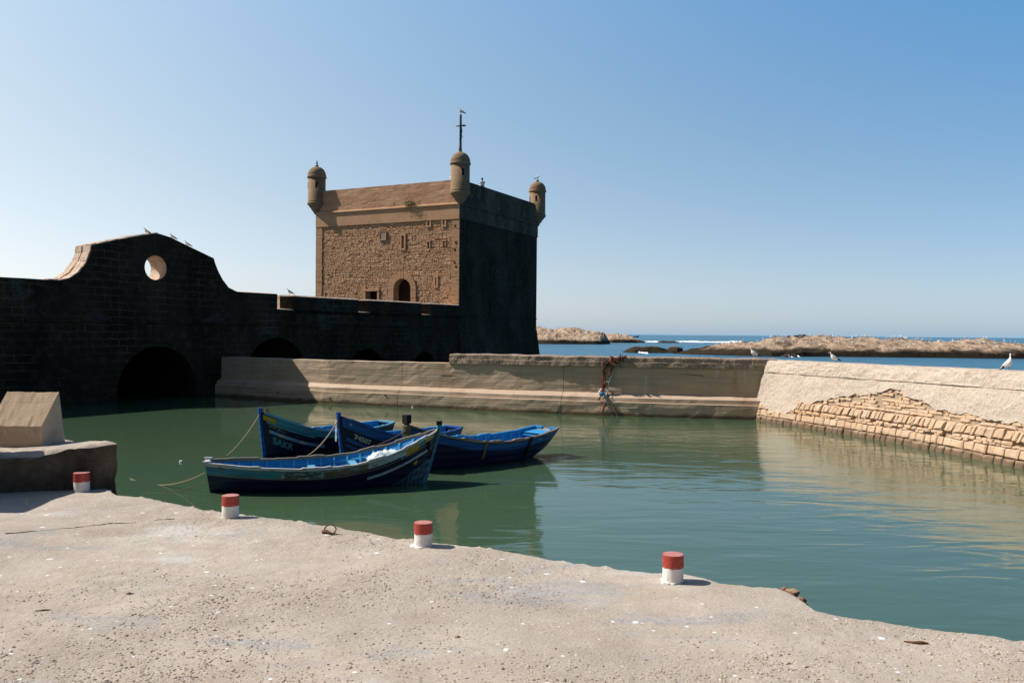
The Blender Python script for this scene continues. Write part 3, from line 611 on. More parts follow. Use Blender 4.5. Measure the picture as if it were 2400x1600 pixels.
n1 = k.rng(k.noise(.55, 7, .6), .36, .64); n2 = k.noise(2.2, 6, .65); n3 = k.rng(k.noise(.4, 6, .62, k.map((1, 1, 1), (0, 0, 0), (31, 7, 0))), .56, .68)
x = k.mix(n1, (.44, .365, .295), (.48, .415, .345)); x = k.mix(k.rng(n2, .4, .65, 0, .6), x, (.56, .49, .415)); x = k.mix(k.mth('MULTIPLY', n3, .55), x, (.33, .305, .28))
bl = k.mth('MULTIPLY', k.rng(k.noise(.75, 5, .6, k.map((.6, 1.6, 1), (0, 0, 0), (3, 11, 0))), .585, .66), k.rng(k.noise(14, 5, .7), .36, .56)); x = k.mix(k.mth('MULTIPLY', bl, .6), x, (.29, .32, .365))
wp_ = k.mth('MULTIPLY', k.rng(k.noise(.6, 5, .6, k.map((.7, 1.7, 1), (0, 0, 0), (-13, 3, 0))), .57, .68), .6); x = k.mix(wp_, x, (.64, .62, .59))
x = k.mix(k.mth('MULTIPLY', k.rng(k.noise(45, 3, .6), .5, .72), .6), x, (.27, .21, .16)); x = k.mix(k.mth('MULTIPLY', k.rng(k.noise(70, 2, .5, k.map(loc=(5, 5, 5))), .56, .7), .5), x, (.74, .66, .56))
def specks(scale, r, thr, off):
    vv = k.nd('ShaderNodeVectorMath', 0, {'operation': 'ADD'}); 
    m_ = k.map((1, 1, 0), (0, 0, .7), (off, off*1.7, 0)); ds = k.vor(scale, m_); cc = k.nd('ShaderNodeSeparateColor', 0, Color=k.vor(scale, m_, out='Color'))
    ds = k.mth('ADD', ds, k.mth('MULTIPLY', k.mth('SUBTRACT', k.noise(scale*9, 2), .5), r*1.6)); return k.mth('MULTIPLY', k.rng(ds, r, r*.8), k.mth('GREATER_THAN', cc, thr))
x = k.mix(specks(2.8, .09, .5, 3), x, (.84, .83, .81)); x = k.mix(specks(8.5, .10, .75, 41), x, (.76, .74, .71)); x = k.mix(specks(5.5, .10, .55, 9), x, (.84, .83, .81)); x = k.mix(specks(3.5, .03, .8, 17), x, (.10, .08, .06)); x = k.mix(specks(9, .06, .8, 23), x, (.17, .13, .10))
zz = k.nd('ShaderNodeSeparateXYZ', 2, Vector=k.co); x = k.mix(k.rng(zz, QZ-.45, QZ-.2, 1, 0), x, (.16, .13, .09))
k.color(x); pm = k.rng(k.noise(.5, 5, .6, k.map(loc=(2, 2, 0))), .42, .6)
k.bump(k.mth('MULTIPLY', k.vor(48), k.mth('ADD', pm, .08)), -.6, .02); k.bump(k.mth('MULTIPLY', k.noise(26, 6, .75), k.mth('ADD', pm, .3)), .7, .025); k.bump(k.noise(110, 4, .7), .8, .006); k.bump(k.noise(9, 6, .6), .5, .015); QM = k.m
solo('quay', mb, QM, None, None, kind='structure')
def qz(x, y): return float(QZ+.018*fbm(x*.8, y*.8, 3, 31))
mb = MB(); cc = []
for a, b in zip(crk[:-1], crk[1:]):
    for i in range(8): q = np.array(a)+(np.array(b)-np.array(a))*i/8; yy = q[1]+.03*float(fbm(q[0]*7, 0, 4, 2)); cc.append((q[0], yy, qz(q[0], yy)+.001))
mb.tube(cc, [.002+.006*abs(float(fbm(i*.4, 1, 3, 4))) for i in range(len(cc))], 6)
solo('surface_crack', mb, BLACK, 'long thin dark crack running across the quay surface at left', 'crack')
# loose pebbles
mb = MB()
ico = [(0, 0, 1), (.89, 0, .45), (.28, .85, .45), (-.72, .53, .45), (-.72, -.53, .45), (.28, -.85, .45), (.72, .53, -.45), (-.28, .85, -.45), (-.89, 0, -.45), (-.28, -.85, -.45), (.72, -.53, -.45), (0, 0, -1)]
icf = [(0, 1, 2), (0, 2, 3), (0, 3, 4), (0, 4, 5), (0, 5, 1), (1, 6, 2), (2, 7, 3), (3, 8, 4), (4, 9, 5), (5, 10, 1), (2, 6, 7), (3, 7, 8), (4, 8, 9), (5, 9, 10), (1, 10, 6), (6, 11, 7), (7, 11, 8), (8, 11, 9), (9, 11, 10), (10, 11, 6)]
def pebble(mb, x, y, z, s, m=0): 
    a = U(0, 6.28); ca, sa = math.cos(a), math.sin(a); e = (U(.7, 1.3), U(.6, 1), U(.35, .75))
    mb.add([(x+s*(p[0]*e[0]*ca-p[1]*e[1]*sa), y+s*(p[0]*e[0]*sa+p[1]*e[1]*ca), z+s*p[2]*e[2]) for p in ico], icf, m, R())
n = 0
while n < 8000:
    y = U(5.7, 11.5)**1; x = U(-1, 1)*y*.64; 
    if y > np.interp(x, EX, EY)-.1: continue
    d = float(fbm(x*.45, y*.45, 3, 77))+(.45*(7.6-y)/1.5-.25*abs(x+.4)*.5); 
    if d < U(-.6, 1.2): continue
    s = min(.004+abs(random.gauss(0, .0045)), .022); pebble(mb, x, y, qz(x, y)+s*.1, s); n += 1
k = NM('pebble_stone', .9, .2); k.color(k.mix(k.att(), (.30, .23, .17), (.62, .52, .43)))
solo('loose_gravel', mb, k.m, 'loose gravel scattered over the worn quay surface', 'gravel', kind='stuff')
# broken edge stones
for px, py, s, lb in ((1859, 1382, .085, 'rounded ochre stone poking out of the broken quay edge'), (1838, 1376, .045, 'small reddish stone left of the ochre stone at the broken quay edge'), (1878, 1400, .05, 'reddish brick lump below the ochre stone on the broken quay edge'), (1886, 1412, .04, 'small dark rubble lump at foot of the broken quay edge')):
    P = onz(px, py, QZ-.01); mb = MB()
    for q in range(7): pebble(mb, P[0]+U(-.4, .4)*s, P[1]+U(-.2, .2)*s, P[2]-s*.3+U(-.3, .2)*s, s*U(.6, .9))
    solo('stone', mb, warm('edge_stone', (.42, .29, .18), (.3, .15, .09), (.4, .3, .2), 9, .9).m if s > .08 else warm('edge_brick', (.28, .12, .07), (.2, .1, .06), (.3, .2, .15), 9, .9).m, lb, 'stone', tuple(P), 'stones at the broken quay edge')
# basin water (its far edges run inside the walls)
bp = [(-15.9, 13.2)]+[(x, y-.15) for x, y in E[1:-1]]+[(20.5, .8), (20.5, 12), (19., 20.5), (17.6, 28), (16.2, 35), (13.6, 42.6), (6.6, 44.2), (1.2, 46.), (-1, 47.6), (-2, 75), (-30, 75), (-60, 40), (-60, 13)]
sheet('harbour_water', bp, 0.0, HARB)
# ------------------------------------------------------------------ raised stone block with the roof-shaped stone
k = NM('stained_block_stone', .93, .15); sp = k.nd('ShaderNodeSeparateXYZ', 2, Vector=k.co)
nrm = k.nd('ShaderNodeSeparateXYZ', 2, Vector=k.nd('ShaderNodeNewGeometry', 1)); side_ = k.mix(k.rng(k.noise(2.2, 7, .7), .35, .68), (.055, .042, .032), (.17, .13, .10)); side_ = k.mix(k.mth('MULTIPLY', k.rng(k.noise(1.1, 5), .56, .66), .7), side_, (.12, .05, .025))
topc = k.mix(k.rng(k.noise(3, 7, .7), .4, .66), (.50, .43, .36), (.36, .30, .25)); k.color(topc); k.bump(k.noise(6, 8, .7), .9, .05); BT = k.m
k2 = NM('dark_side_stone', .93, .15); k2.color(k2.mix(k2.rng(k2.noise(2.2, 7, .7), .35, .68), (.07, .055, .04), (.20, .16, .12))); k2.bump(k2.noise(5, 8, .75), 1, .09)  # sides coloured darker than the top
foot = [(-5.96, 12.90), (-6.6, 12.80), (-7.4, 12.5), (-7.85, 12.35), (-7.95, 11.9), (-10, 11.2), (-14, 10), (-14, 16), (-8.6, 15.2), (-7.6, 14.6), (-6.9, 13.9), (-6.33, 13.42)]
def resamp(P, st):
    o = []
    for a, b in zip(P, P[1:]+P[:1]):
        n = max(1, int(math.hypot(b[0]-a[0], b[1]-a[1])/st)); o += [(a[0]+(b[0]-a[0])*i/n, a[1]+(b[1]-a[1])*i/n) for i in range(n)]
    return o
fp = resamp(foot, .07); cx_, cy_ = -8.4, 13.4; zt_ = lambda x: float(np.interp(x, [-9, -7.8, -7.3, -6.4, -5.85], [2.32, 2.32, 2.34, 2.44, 2.53]))
blk = thing('stone_platform', 'dark raised stone platform at the left edge of the quay', 'platform', (-7, 12.6, 1.8))
sd = MB(); tp = MB(); G = []
for i, (x, y) in enumerate(fp+fp[:1]):
    row = []
    for j, z in enumerate([-1, 1.6]+list(np.linspace(1.7, 2.3, 9))+[99]):
        zz_ = zt_(x)-.03-(float(np.interp(x, [-8, -7.3, -6.6], [.12, .06, 0])) if y < 13.2 else 0)+.02*float(fbm(x*5, y*5, 3, 8)) if z == 99 else z; e = .035*float(fbm(x*2.5+z*2, y*2.5+z*3, 4, 9)) - (.02 if z == 99 else 0)
        dx, dy = x-cx_, y-cy_; L = math.hypot(dx, dy); row.append((x+dx/L*e, y+dy/L*e, zz_))
    G.append(row)
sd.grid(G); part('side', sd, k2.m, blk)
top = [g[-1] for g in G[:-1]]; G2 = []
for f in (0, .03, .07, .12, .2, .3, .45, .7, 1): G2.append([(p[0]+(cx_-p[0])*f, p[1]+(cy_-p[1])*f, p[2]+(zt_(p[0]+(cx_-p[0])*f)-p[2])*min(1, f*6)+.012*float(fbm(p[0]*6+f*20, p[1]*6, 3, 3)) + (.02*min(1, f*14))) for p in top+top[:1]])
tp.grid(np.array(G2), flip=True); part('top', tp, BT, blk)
mb = MB(); mb.grid(np.array([[(x+.02*float(fbm(z*2, i*.3, 3, 3)), y+.02*float(fbm(z*2, i*.3, 3, 4)), z) for z in np.linspace(2.1, 3.45, 10)] for i, (x, y) in enumerate(resamp([(-9.6, 11.3), (-8.0, 11.45), (-8.05, 12.95), (-9.6, 13.1)], .2)+[(-9.6, 11.3)])])); mb.hexa([(-9.58, 11.32, 3.3), (-8.02, 11.47, 3.3), (-8.07, 12.93, 3.3), (-9.58, 13.08, 3.3), (-9.58, 11.32, 3.46), (-8.02, 11.47, 3.46), (-8.07, 12.93, 3.46), (-9.58, 13.08, 3.46)])
part('added_shade_pier', mb, BT, blk)  # unseen pier added past the left edge to shade the quay strip
# roof-shaped block
k = NM('prism_stone', .9, .15); f, c = k.brick(k.map((1, 1, 1)), .42, .30, .008, sm=.3); x = k.mix(k.rng(c, 0, 1, 0, .5), (.50, .37, .25), (.56, .43, .31)); x = k.mix(k.mth('MULTIPLY', k.rng(k.noise(4, 7, .7), .5, .7), .5), x, (.32, .21, .13)); x = k.mix(k.mth('MULTIPLY', f, .5), x, (.36, .26, .18)); k.color(x); k.bump(f, -.35, .015); k.bump(k.noise(22, 6, .65), .5, .012)
A = onz(97, 1048, 2.34); B = aty(155, 1036, A[1]+.72); rid = aty(138, 918.8, A[1]+.42); eav = aty(97, 998.7, A[1]+.01); Ld = np.array([-.84, -.0, 0])
prof_ = [A, eav, rid, B]; prof_[0] = prof_[0]+np.array([0, 0, -.1]); prof_[3] = prof_[3]+np.array([0, 0, -.1]); mb = MB(); NN = 14; G = []
pp = []
for a, b in zip(prof_, prof_[1:]): pp += [a+(b-a)*i/6 for i in range(6)]
pp.append(prof_[-1])
for i in range(NN+1):
    s = i/NN; G.append([p+Ld*s+np.array([0, 0, .006*float(fbm(i*.7, j*.6, 3, 4))])+np.array([0, .006*float(fbm(i*.7, j*.6, 3, 14)), 0]) for j, p in enumerate(pp)])
mb.grid(G)
for i in (0, -1): o = len(mb.v); mb.v += [tuple(p) for p in G[i]]; mb.f.append(list(range(o, o+len(pp)))); mb.m.append(0); mb.r.append(.5)
solo('stone_block', mb, k.m, 'roof-shaped tan stone block standing on the dark platform', 'stone block', tuple(A))
# ------------------------------------------------------------------ bollards
RED = NM('flaking_red_paint', .55, .4); k = RED; k.color(k.mix(k.rng(k.noise(30, 6, .7), .60, .66), k.mix(k.rng(k.noise(8, 5), .4, .6), (.42, .05, .035), (.33, .045, .035)), (.5, .42, .36))); k.bump(k.noise(35, 5), .35, .006)
WHT = NM('chipped_white_paint', .6, .3); k = WHT; k.color(k.mix(k.rng(k.noise(22, 6, .7), .63, .67), k.mix(k.rng(k.noise(6, 5), .4, .65), (.78, .75, .72), (.66, .61, .57)), (.25, .16, .12))); k.bump(k.noise(40, 5), .35, .006)
TOPR = simple('sun_bleached_red_paint', (.48, .15, .13), .6, (.55, .25, .22), 20)
blab = ['red and white bollard in shadow at foot of the dark stone platform', 'red and white bollard before the stern of the front boat', 'red and white bollard in the middle of the quay edge, near the iron ring', 'red and white bollard nearest the broken quay corner']
for (px, py, wpx, ptop), lab in zip(((191.4, 1150, 35, 1106), (540, 1212, 38.5, 1161), (992, 1278, 42.5, 1223), (1577, 1362, 48.5, 1298)), blab):
    P = onz(px, py, QZ); D = P[1]; r = wpx*D/FPX/2; h = float(aty(px, ptop, D)[2])-QZ; z0 = qz(P[0], P[1])
    t = thing('bollard', lab, 'bollard', (P[0], P[1], z0), 0, 'bollards along the quay edge')
    def cyl(za, zb, rr, top=False):
        mb = MB(); n_ = 28; pr = []
        K = 6
        for i in range(K+1): pr.append((rr, za+(zb-za)*i/K))
        if top: pr[-1] = (rr, zb-.005); pr += [(rr*.985, zb)]
        vs = []; S_ = random.randint(0, 99)
        for q, (a_, z_) in enumerate(pr):
            for i in range(n_): an = 2*math.pi*i/n_; e = 1+.012*float(fbm(math.cos(an)*3+S_, z_*12+math.sin(an)*3, 3, 5)); vs.append((a_*e*math.cos(an), a_*e*math.sin(an), z_+(.006*float(fbm(an*3, S_, 3, 2)) if (q == 0 and top) or (q == len(pr)-1 and not top) else 0)))
        N_ = len(pr); mb.add(vs, [(q*n_+i, q*n_+(i+1) % n_, (q+1)*n_+(i+1) % n_, (q+1)*n_+i) for q in range(N_-1) for i in range(n_)])
        mb.add(vs[-n_:], [tuple(range(n_))]); return mb
    part('white_shaft', cyl(-.05, h*.56, r), WHT.m, t, True, True)
    part('red_band', cyl(h*.545, h, r+.003, True), RED.m, t, True, True)
    mb = MB(); mb.lathe([(r*.985, h-.001), (r*.98, h+.0015), (r*.5, h+.003), (.003, h+.0035)], (0, 0, 0), 28); part('faded_top', mb, TOPR, t, True)
    if px < 900: continue
    mb = MB()                               # spilt paint collar
    ring_ = [(r*(1.12+.3*float(fbm(math.cos(a)*2+px, math.sin(a)*2, 3, 3)))*math.cos(a)-.15*r, r*(1.2+.3*float(fbm(math.cos(a)*2+px, math.sin(a)*2, 3, 3)))*math.sin(a), .012) for a in np.linspace(0, 6.28, 40, endpoint=False)]
    base_ = [(p[0]*1.03, p[1]*1.03, -.03) for p in ring_]; mb.add(ring_+base_, [tuple(range(40))]+[(i, 40+i, 40+(i+1) % 40, (i+1) % 40) for i in range(40)]); part('paint_spill', mb, WHT.m, t, True)
# ring, rusty strip, debris
RUST = simple('rusty_iron', (.20, .085, .04), .85, (.11, .05, .03), 25, .5, .5)
P = onz(772, 1254, QZ); mb = MB(); z0 = qz(P[0], P[1])
mb.tube([(P[0]+.068*math.cos(a), P[1]+.02*math.sin(a)*1.0+.05, z0+.05+.05*math.sin(a)) for a in np.linspace(0, 6.28, 24)], .0075, 8, cap=False)
t = thing('mooring_ring', 'rusty iron mooring ring lying on the quay between two bollards', 'ring', (P[0], P[1], z0)); part('ring', mb, RUST, t, smooth=True)
mb = MB(); mb.tube([(P[0]-.09, P[1]+.05, z0+.02), (P[0]-.04, P[1]+.03, z0+.035), (P[0]+.02, P[1], z0+.015), (P[0]+.1, P[1]+.0, z0+.006)], [.024, .02, .014, .006], 8); part('eye_bolt', mb, RUST, t, smooth=True)
P = onz(2148, 1507, QZ); z0 = qz(P[0], P[1]); mb = MB(); mb.tube([(P[0]-.085, P[1]+.03, z0+.006), (P[0]-.03, P[1]+.0, z0+.01), (P[0]+.03, P[1]-.012, z0+.014), (P[0]+.085, P[1]-.015, z0+.008)], [.006, .011, .014, .008], 8); solo('rusty_strip', mb, RUST, 'short rusty metal strip lying on the quay at lower right', 'scrap', tuple(P))
for px, py, L_, lb in ((99, 1430, .16, 'dark brown twig lying flat on the quay at lower left'), (302, 1391, .09, 'thin dark splinter on the quay, upper right of the twig'), (1073, 1495, .05, 'tiny rust-orange scrap on the gravelly quay')):
    P = onz(px, py, QZ); z0 = qz(P[0], P[1]); mb = MB()
    for q in range(3): a = U(-.15, .15); mb.tube([(P[0]-L_/2*U(.5, 1), P[1]-L_/2*a+q*.008, z0+.004), (P[0], P[1]+q*.01, z0+.008), (P[0]+L_/2*U(.5, 1), P[1]+L_/2*a+.02, z0+.004)], [.002, .005, .002], 5)
    solo('twig' if L_ > .06 else 'scrap', mb, simple('dark_twig', (.06, .04, .03)) if L_ > .06 else simple('orange_scrap', (.45, .17, .06)), lb, 'twig' if L_ > .06 else 'scrap', tuple(P))
# ------------------------------------------------------------------ rocky islets
k = NM('islet_rock', .95, .1); z = k.nd('ShaderNodeSeparateXYZ', 2, Vector=k.co)
x = k.mix(k.rng(k.noise(.25, 7, .65), .38, .62), (.58, .43, .31), (.46, .33, .23)); x = k.mix(k.mth('MULTIPLY', k.rng(k.noise(.6, 8, .75), .50, .60), .8), x, (.13, .085, .055))
x = k.mix(k.mth('MULTIPLY', k.rng(k.noise(3, 4, .6), .6, .7), .5), x, (.75, .66, .58))
tide = k.rng(k.mth('ADD', z, k.mth('MULTIPLY', k.noise(.12, 6, .7), 3.2)), 2.75, 3.5, 1, 0); x = k.mix(tide, x, (.045, .034, .022)); k.color(x); k.bump(k.noise(.7, 8, .75), 1, .8); ISL = k.m
DRK = simple('dark_rock', (.07, .045, .035), .95, (.03, .025, .02), .6, .5, .8)
def islet(name, topline, D0, depth, seed, mat=None, rough=1.0, nx=220, ny=34, sym=.35):
    """topline: picture points of the skyline; the islet is D0 away at its near shore"""
    P = [aty(px, py, D0+depth*.45) for px, py in topline]; X = np.array([p[0] for p in P]); H = np.array([max(p[2], .05) for p in P]); xs_ = np.linspace(X[0], X[-1], nx); h = np.interp(xs_, X, H)
    G = np.zeros((nx, ny, 3))
    for i in range(nx):
        e = min(1, 6*min(i, nx-1-i)/nx+.12)
        for j in range(ny):
            f = j/(ny-1); y = D0+f*depth*e+(depth*.5)*(1-e)+depth*.12*float(vn(xs_[i]*.06, 1, seed))
            pf = min(1, f/sym)**.55 if f < sym else max(0, 1-((f-sym)/(1-sym))**2.2)
            n_ = float(fbm(xs_[i]*.12, y*.16, 5, seed)); rd = 1-abs(float(vn(xs_[i]*.3, y*.5, seed+9)))
            ld = (zq := h[i]*pf*(.97+.2*n_*rough)); ld = math.floor(zq/.55)*.55+.55*min(1, 3*(zq/.55-math.floor(zq/.55))) if zq > .3 else zq; r3 = float(fbm(xs_[i]*.55, y*.8, 4, seed+5))
            zz_ = .4*zq+.6*ld+.3*r3*rough*min(1, pf*2)*min(1, h[i]/2)+.5*rough*(rd-.5)*min(1, pf*2)*min(1, h[i]) if pf > 0 else -.6
            G[i, j] = (xs_[i], y, zz_-.45*(1-min(1, pf*3)))
    mb = MB(); mb.grid(G, flip=True); return solo(name, mb, mat or ISL, None, None, kind='structure', loc=(float(X.mean()), D0, 0)), G
i1, GI1 = islet('islet', [(1180, 771), (1254, 768), (1275, 768.5), (1300, 770), (1350, 774), (1390, 778), (1415, 781), (1418, 784), (1428, 798), (1432, 803)], 355, 50, 3, rough=.9)
i1b, _ = islet('islet', [(1408, 784), (1418, 783), (1440, 783.5), (1462, 785), (1475, 789), (1485, 794), (1502, 799), (1512, 800)], 430, 40, 13)
i2, GI2 = islet('islet', [(1592, 833), (1630, 820), (1680, 812), (1735, 807), (1780, 803), (1840, 799), (1880, 797), (1930, 792), (1960, 790), (2000, 791), (2045, 791), (2062, 796), (2100, 799), (2160, 801), (2200, 803), (2260, 804), (2300, 801), (2340, 804), (2400, 808), (2470, 812), (2600, 808), (2700, 820), (2760, 835)], 172, 34, 23, nx=340)
i3, GI3 = islet('islet', [(1458, 825), (1475, 817), (1500, 814), (1520, 814), (1545, 815), (1562, 819), (1580, 814), (1598, 815), (1602, 825)], 198, 10, 33, rough=1.1, nx=90)
i4, _ = islet('islet', [(1828, 800), (1845, 791), (1862, 786), (1885, 788), (1905, 795), (1925, 800)], 212, 6, 43, DRK, nx=60)
i5, _ = islet('islet', [(1538, 803), (1550, 799), (1565, 800), (1580, 799.5), (1592, 803)], 440, 10, 53, DRK, nx=50)
i6, _ = islet('islet', [(1828, 833.5), (1845, 829), (1862, 829), (1870, 834)], 170, 3, 63, DRK, nx=40)
FOAM = simple('sea_foam', (.85, .87, .88), .9)
def foam(pts, wpx, seed, lab):
    mb = MB(); vs = []
    for i, q in enumerate(np.linspace(0, 1, 60)):
        px = pts[0][0]+(pts[1][0]-pts[0][0])*q; py = pts[0][1]+(pts[1][1]-pts[0][1])*q; P = onz(px, py, 0); e = P[1]/FPX*P[1]/CAMZ; wq = wpx*e*max(.05, .55+.75*float(fbm(q*9, 0, 3, seed)))*math.sin(math.pi*min(.98, max(.02, q)))**.5; of = e*.5*float(fbm(q*5, 3, 3, seed+1))
        vs += [(P[0], P[1]+of-wq*.5, -.03), (P[0], P[1]+of, .15+P[1]*.0006*max(0, float(fbm(q*14, 2, 3, seed))+.6)), (P[0], P[1]+of+wq*.5, -.03)]
    mb.add(vs, [(i*3+j, (i+1)*3+j, (i+1)*3+j+1, i*3+j+1) for i in range(59) for j in range(2)]); solo('sea_foam', mb, FOAM, lab, 'foam', kind='stuff')
foam([(1482, 799.5), (1545, 801.5)], 1.8, 3, 'white foam where a wave breaks beside the low dark rock'); foam([(1578, 801), (1742, 801.5)], 2.2, 5, 'long white breaker line out at sea between the islets'); foam([(1600, 800), (1700, 802.5)], 1.8, 15, 'white broken water below the long breaker line')
foam([(1378, 803.5), (1432, 804.5)], .9, 7, 'thin foam line at foot of the left islet'); foam([(1498, 826.5), (1516, 827.5)], 1.6, 9, 'white foam patch at foot of the small near rock'); foam([(1848, 836), (1868, 835)], 1.4, 11, 'white foam at the foot of the right islet'); foam([(1872, 831), (1892, 832)], 1, 12, 'small foam fleck beside the right islet')
# ------------------------------------------------------------------ gulls
GW = simple('gull_white', (.82, .81, .79), .8); GG = simple('gull_grey_wing', (.40, .42, .46), .8); GB = simple('gull_black_tip', (.03, .03, .035), .8); GY = simple('gull_bill_yellow', (.75, .45, .08), .5); GP = simple('gull_leg_pink', (.55, .33, .26), .6)
def ell(mb, sec, n=10, m=0):            # sec: (x, z, ry, rz) along the body
    vs = [(x, ry*math.cos(2*math.pi*i/n), z+rz*math.sin(2*math.pi*i/n)) for x, z, ry, rz in sec for i in range(n)]; N = len(sec)
    mb.add(vs, [(k_*n+i, (k_+1)*n+i, (k_+1)*n+(i+1) % n, k_*n+(i+1) % n) for k_ in range(N-1) for i in range(n)]+[tuple(range(n)), tuple(range((N-1)*n, N*n))[::-1]], m)
def gull_body(neck=1.0, small=False):     # facing +x, feet at origin, about 0.42 m tall
    mb = MB(); n = 6 if small else 12
    ell(mb, [(-.32, .17, .014, .008), (-.24, .18, .04, .026), (-.16, .195, .07, .06), (-.05, .205, .092, .09), (.04, .225, .09, .10), (.10, .265, .07, .085), (.135, .31*neck+.0, .040, .045), (.15, .345*neck, .034, .034), (.165, .375*neck, .036, .033), (.19, .385*neck, .028, .026), (.205, .385*neck, .012, .012)], n)
    return mb
def pit_(mb, a=math.radians(16)):
    c_, s_ = math.cos(a), math.sin(a); mb.v = [(x*c_-(z-.2)*s_, y, .2+x*s_+(z-.2)*c_) if z > .12 else (x, y, z) for x, y, z in mb.v]; return mb
def wing_mb(sd):
    mb = MB(); n = 8
    sec = [(.08, .26, .012), (.02, .265, .03), (-.08, .25, .034), (-.18, .225, .026), (-.27, .20, .014), (-.36, .185, .006)]
    vs = [(x, sd*(.062-abs(x+.02)*.10+.012*math.cos(2*math.pi*i/n)+.004), z-.028+(r_*1.7)*math.sin(2*math.pi*i/n)) for x, z, r_ in sec for i in range(n)]
    mb.add(vs, [(k_*n+i, (k_+1)*n+i, (k_+1)*n+(i+1) % n, k_*n+(i+1) % n) for k_ in range(5) for i in range(n)]+[tuple(range(n)), tuple(range(5*n, 6*n))[::-1]])
    mb.m = [1 if i >= 24 and i < 40 else 0 for i in range(len(mb.f))]; return mb
_g = {}
def gull(P, face, label, group, s=1.0, neck=1.0, spread=False):
    t = thing('gull', label, 'gull', tuple(P), face, group); t.scale = (s, s, s); key = (neck,)
    if key not in _g:
        bk = MB(); bk.tube([(.195, 0, .383*neck), (.235, 0, .38*neck), (.25, 0, .368*neck)], [.013, .009, .003], 6)
        lg = []
        for sd in (-1, 1): l_ = MB(); l_.tube([(.0, sd*.028, .15), (-.005, sd*.03, .06), (.005, sd*.03, .006)], [.008, .005, .005], 5); l_.add([(.05, sd*.03+.02, .003), (.05, sd*.03-.02, .003), (-.01, sd*.03, .003), (0.02, sd*.03, .012)], [(0, 1, 3), (1, 2, 3), (2, 0, 3)]); lg.append(l_.mesh('leg', GP))
        aa = math.radians(14 if neck == 1 else 30); _g[key] = (pit_(gull_body(neck), aa).mesh('body', GW, smooth=True), pit_(bk, aa*.6).mesh('bill', GY), lg, [pit_(wing_mb(q), aa).mesh('wing', [GG, GB], smooth=True) for q in (-1, 1)])
    b_, bk_, lg, wg = _g[key]
    part('body', b_, None, t); part('bill', bk_, None, t); [part('leg', l_, None, t) for l_ in lg]; [part('wing', q, None, t) for q in wg]
    if spread:                            # one lifted wing
        mb = MB(); vs = []
        for i, q in enumerate(np.linspace(0, 1, 8)):
            c_ = (1-q)**.6; vs += [(.02-.42*q, .06+.05*q, .27+.10*q+.02), (.02-.42*q-.03, .06+.05*q+.01, .27+.10*q-.10*c_)]
        vs += [(a_, b2+.012, c_) for a_, b2, c_ in vs]; fs = [(2*i, 2*i+2, 2*i+3, 2*i+1) for i in range(7)]+[(16+2*i, 16+2*i+1, 16+2*i+3, 16+2*i+2) for i in range(7)]+[(2*i, 16+2*i, 18+2*i, 2*i+2) for i in range(7)]; mb.add(vs, fs); part('lifted_wing', mb, GW, t)
    return t
def gable_z(t): return float(np.interp(t, [p[0] for p in outl[9:22]], [p[1] for p in outl[9:22]]))
for px, f, lab in ((343, 190, 'gull standing just left of the peak of the curved gable'), (404, 200, 'middle gull of the three, just right of the gable peak'), (439, 205, 'lowest of the three gulls on the right slope of the gable')):
    tt = onwall(px, 560)[0]; tt += .25; P = FW(tt, gable_z(tt)+.0, .35); gull(P, math.radians(f), lab, 'gulls on the fort wall', .98)
tt = onwall(690, 690)[0]; gull(FW(tt, ZT, .5), math.radians(185), 'lone gull on the straight fort wall between gable and tower', 'gulls on the fort wall', 1.12)
def wallgull(px, face, lab, s, **kw):
    if px < 1815: S_ = s_at(px); P = FC(S_, 3.07, -.8)
    else: S_ = float(np.interp(px, [proj(FS(q, sw_top(q), -.6))[0] for q in np.linspace(0, 30, 200)], np.linspace(0, 30, 200))); P = FS(S_, sw_top(S_)+.03, -.6)
    return gull(P, math.radians(face), lab, 'gulls on the sea walls', s, **kw)
wallgull(1768, 175, 'gull facing left on the pebbly cap where the wall meets the pale sea wall', 1.15)
wallgull(1953, 170, 'gull with one wing lifted on the pale sea wall', 1.05, spread=True)
wallgull(2364, -15, 'large upright gull facing right on the pale sea wall at far right', 1.12, neck=1.12)
gull((C0[0], C0[1], zt), math.radians(180), 'gull perched on the very top of the mast', 'gulls on the tower', 1.45)
gull((PT[2][0], PT[2][1], 20.88), math.radians(0), 'gull on the right-hand turret of the tower', 'gulls on the tower', 1.25, spread=True)
P = FL(onL(1053, 424)[0], 18.23, .3); gull(P, math.radians(150), 'gull half hidden behind the nearest turret', 'gulls on the tower', 1.1)
# flock on the islets: small, one mesh each
gm = MB(); ell(gm, [(-.3, .2, .02, .02), (-.1, .22, .09, .08), (.06, .27, .09, .10), (.13, .36, .045, .05), (.17, .41, .04, .04), (.2, .41, .01, .01)], 6); ell(gm, [(-.36, .24, .01, .01), (-.2, .27, .085, .05), (0, .29, .08, .05)], 6, 1); gm.tube([(0, 0, .2), (0, 0, 0)], .012, 4)
gme = gm.mesh('gull', [GW, GG], smooth=True); cnt = 0
def put_gull(x, y, z, lab, grp):
    o = bpy.data.objects.new('gull', gme); COL.objects.link(o); o.location = (x, y, z-.02); o.rotation_euler = (0, 0, U(0, 6.28)); q = U(1.05, 1.5); o.scale = (q, q, q); tag(o, lab, 'gull', grp)
def flock(G, pxs, lab, grp, low=0.0):
    for px in pxs:
        i = int(np.argmin([abs(proj(G[a, G.shape[1]//3])[0]-px) for a in range(G.shape[0])])); j = int(np.argmin([proj(G[i, b])[1] for b in range(G.shape[1])]))
        if R() < low: j = max(4, j-random.randint(2, 7))
        put_gull(*G[i, j], lab, grp)
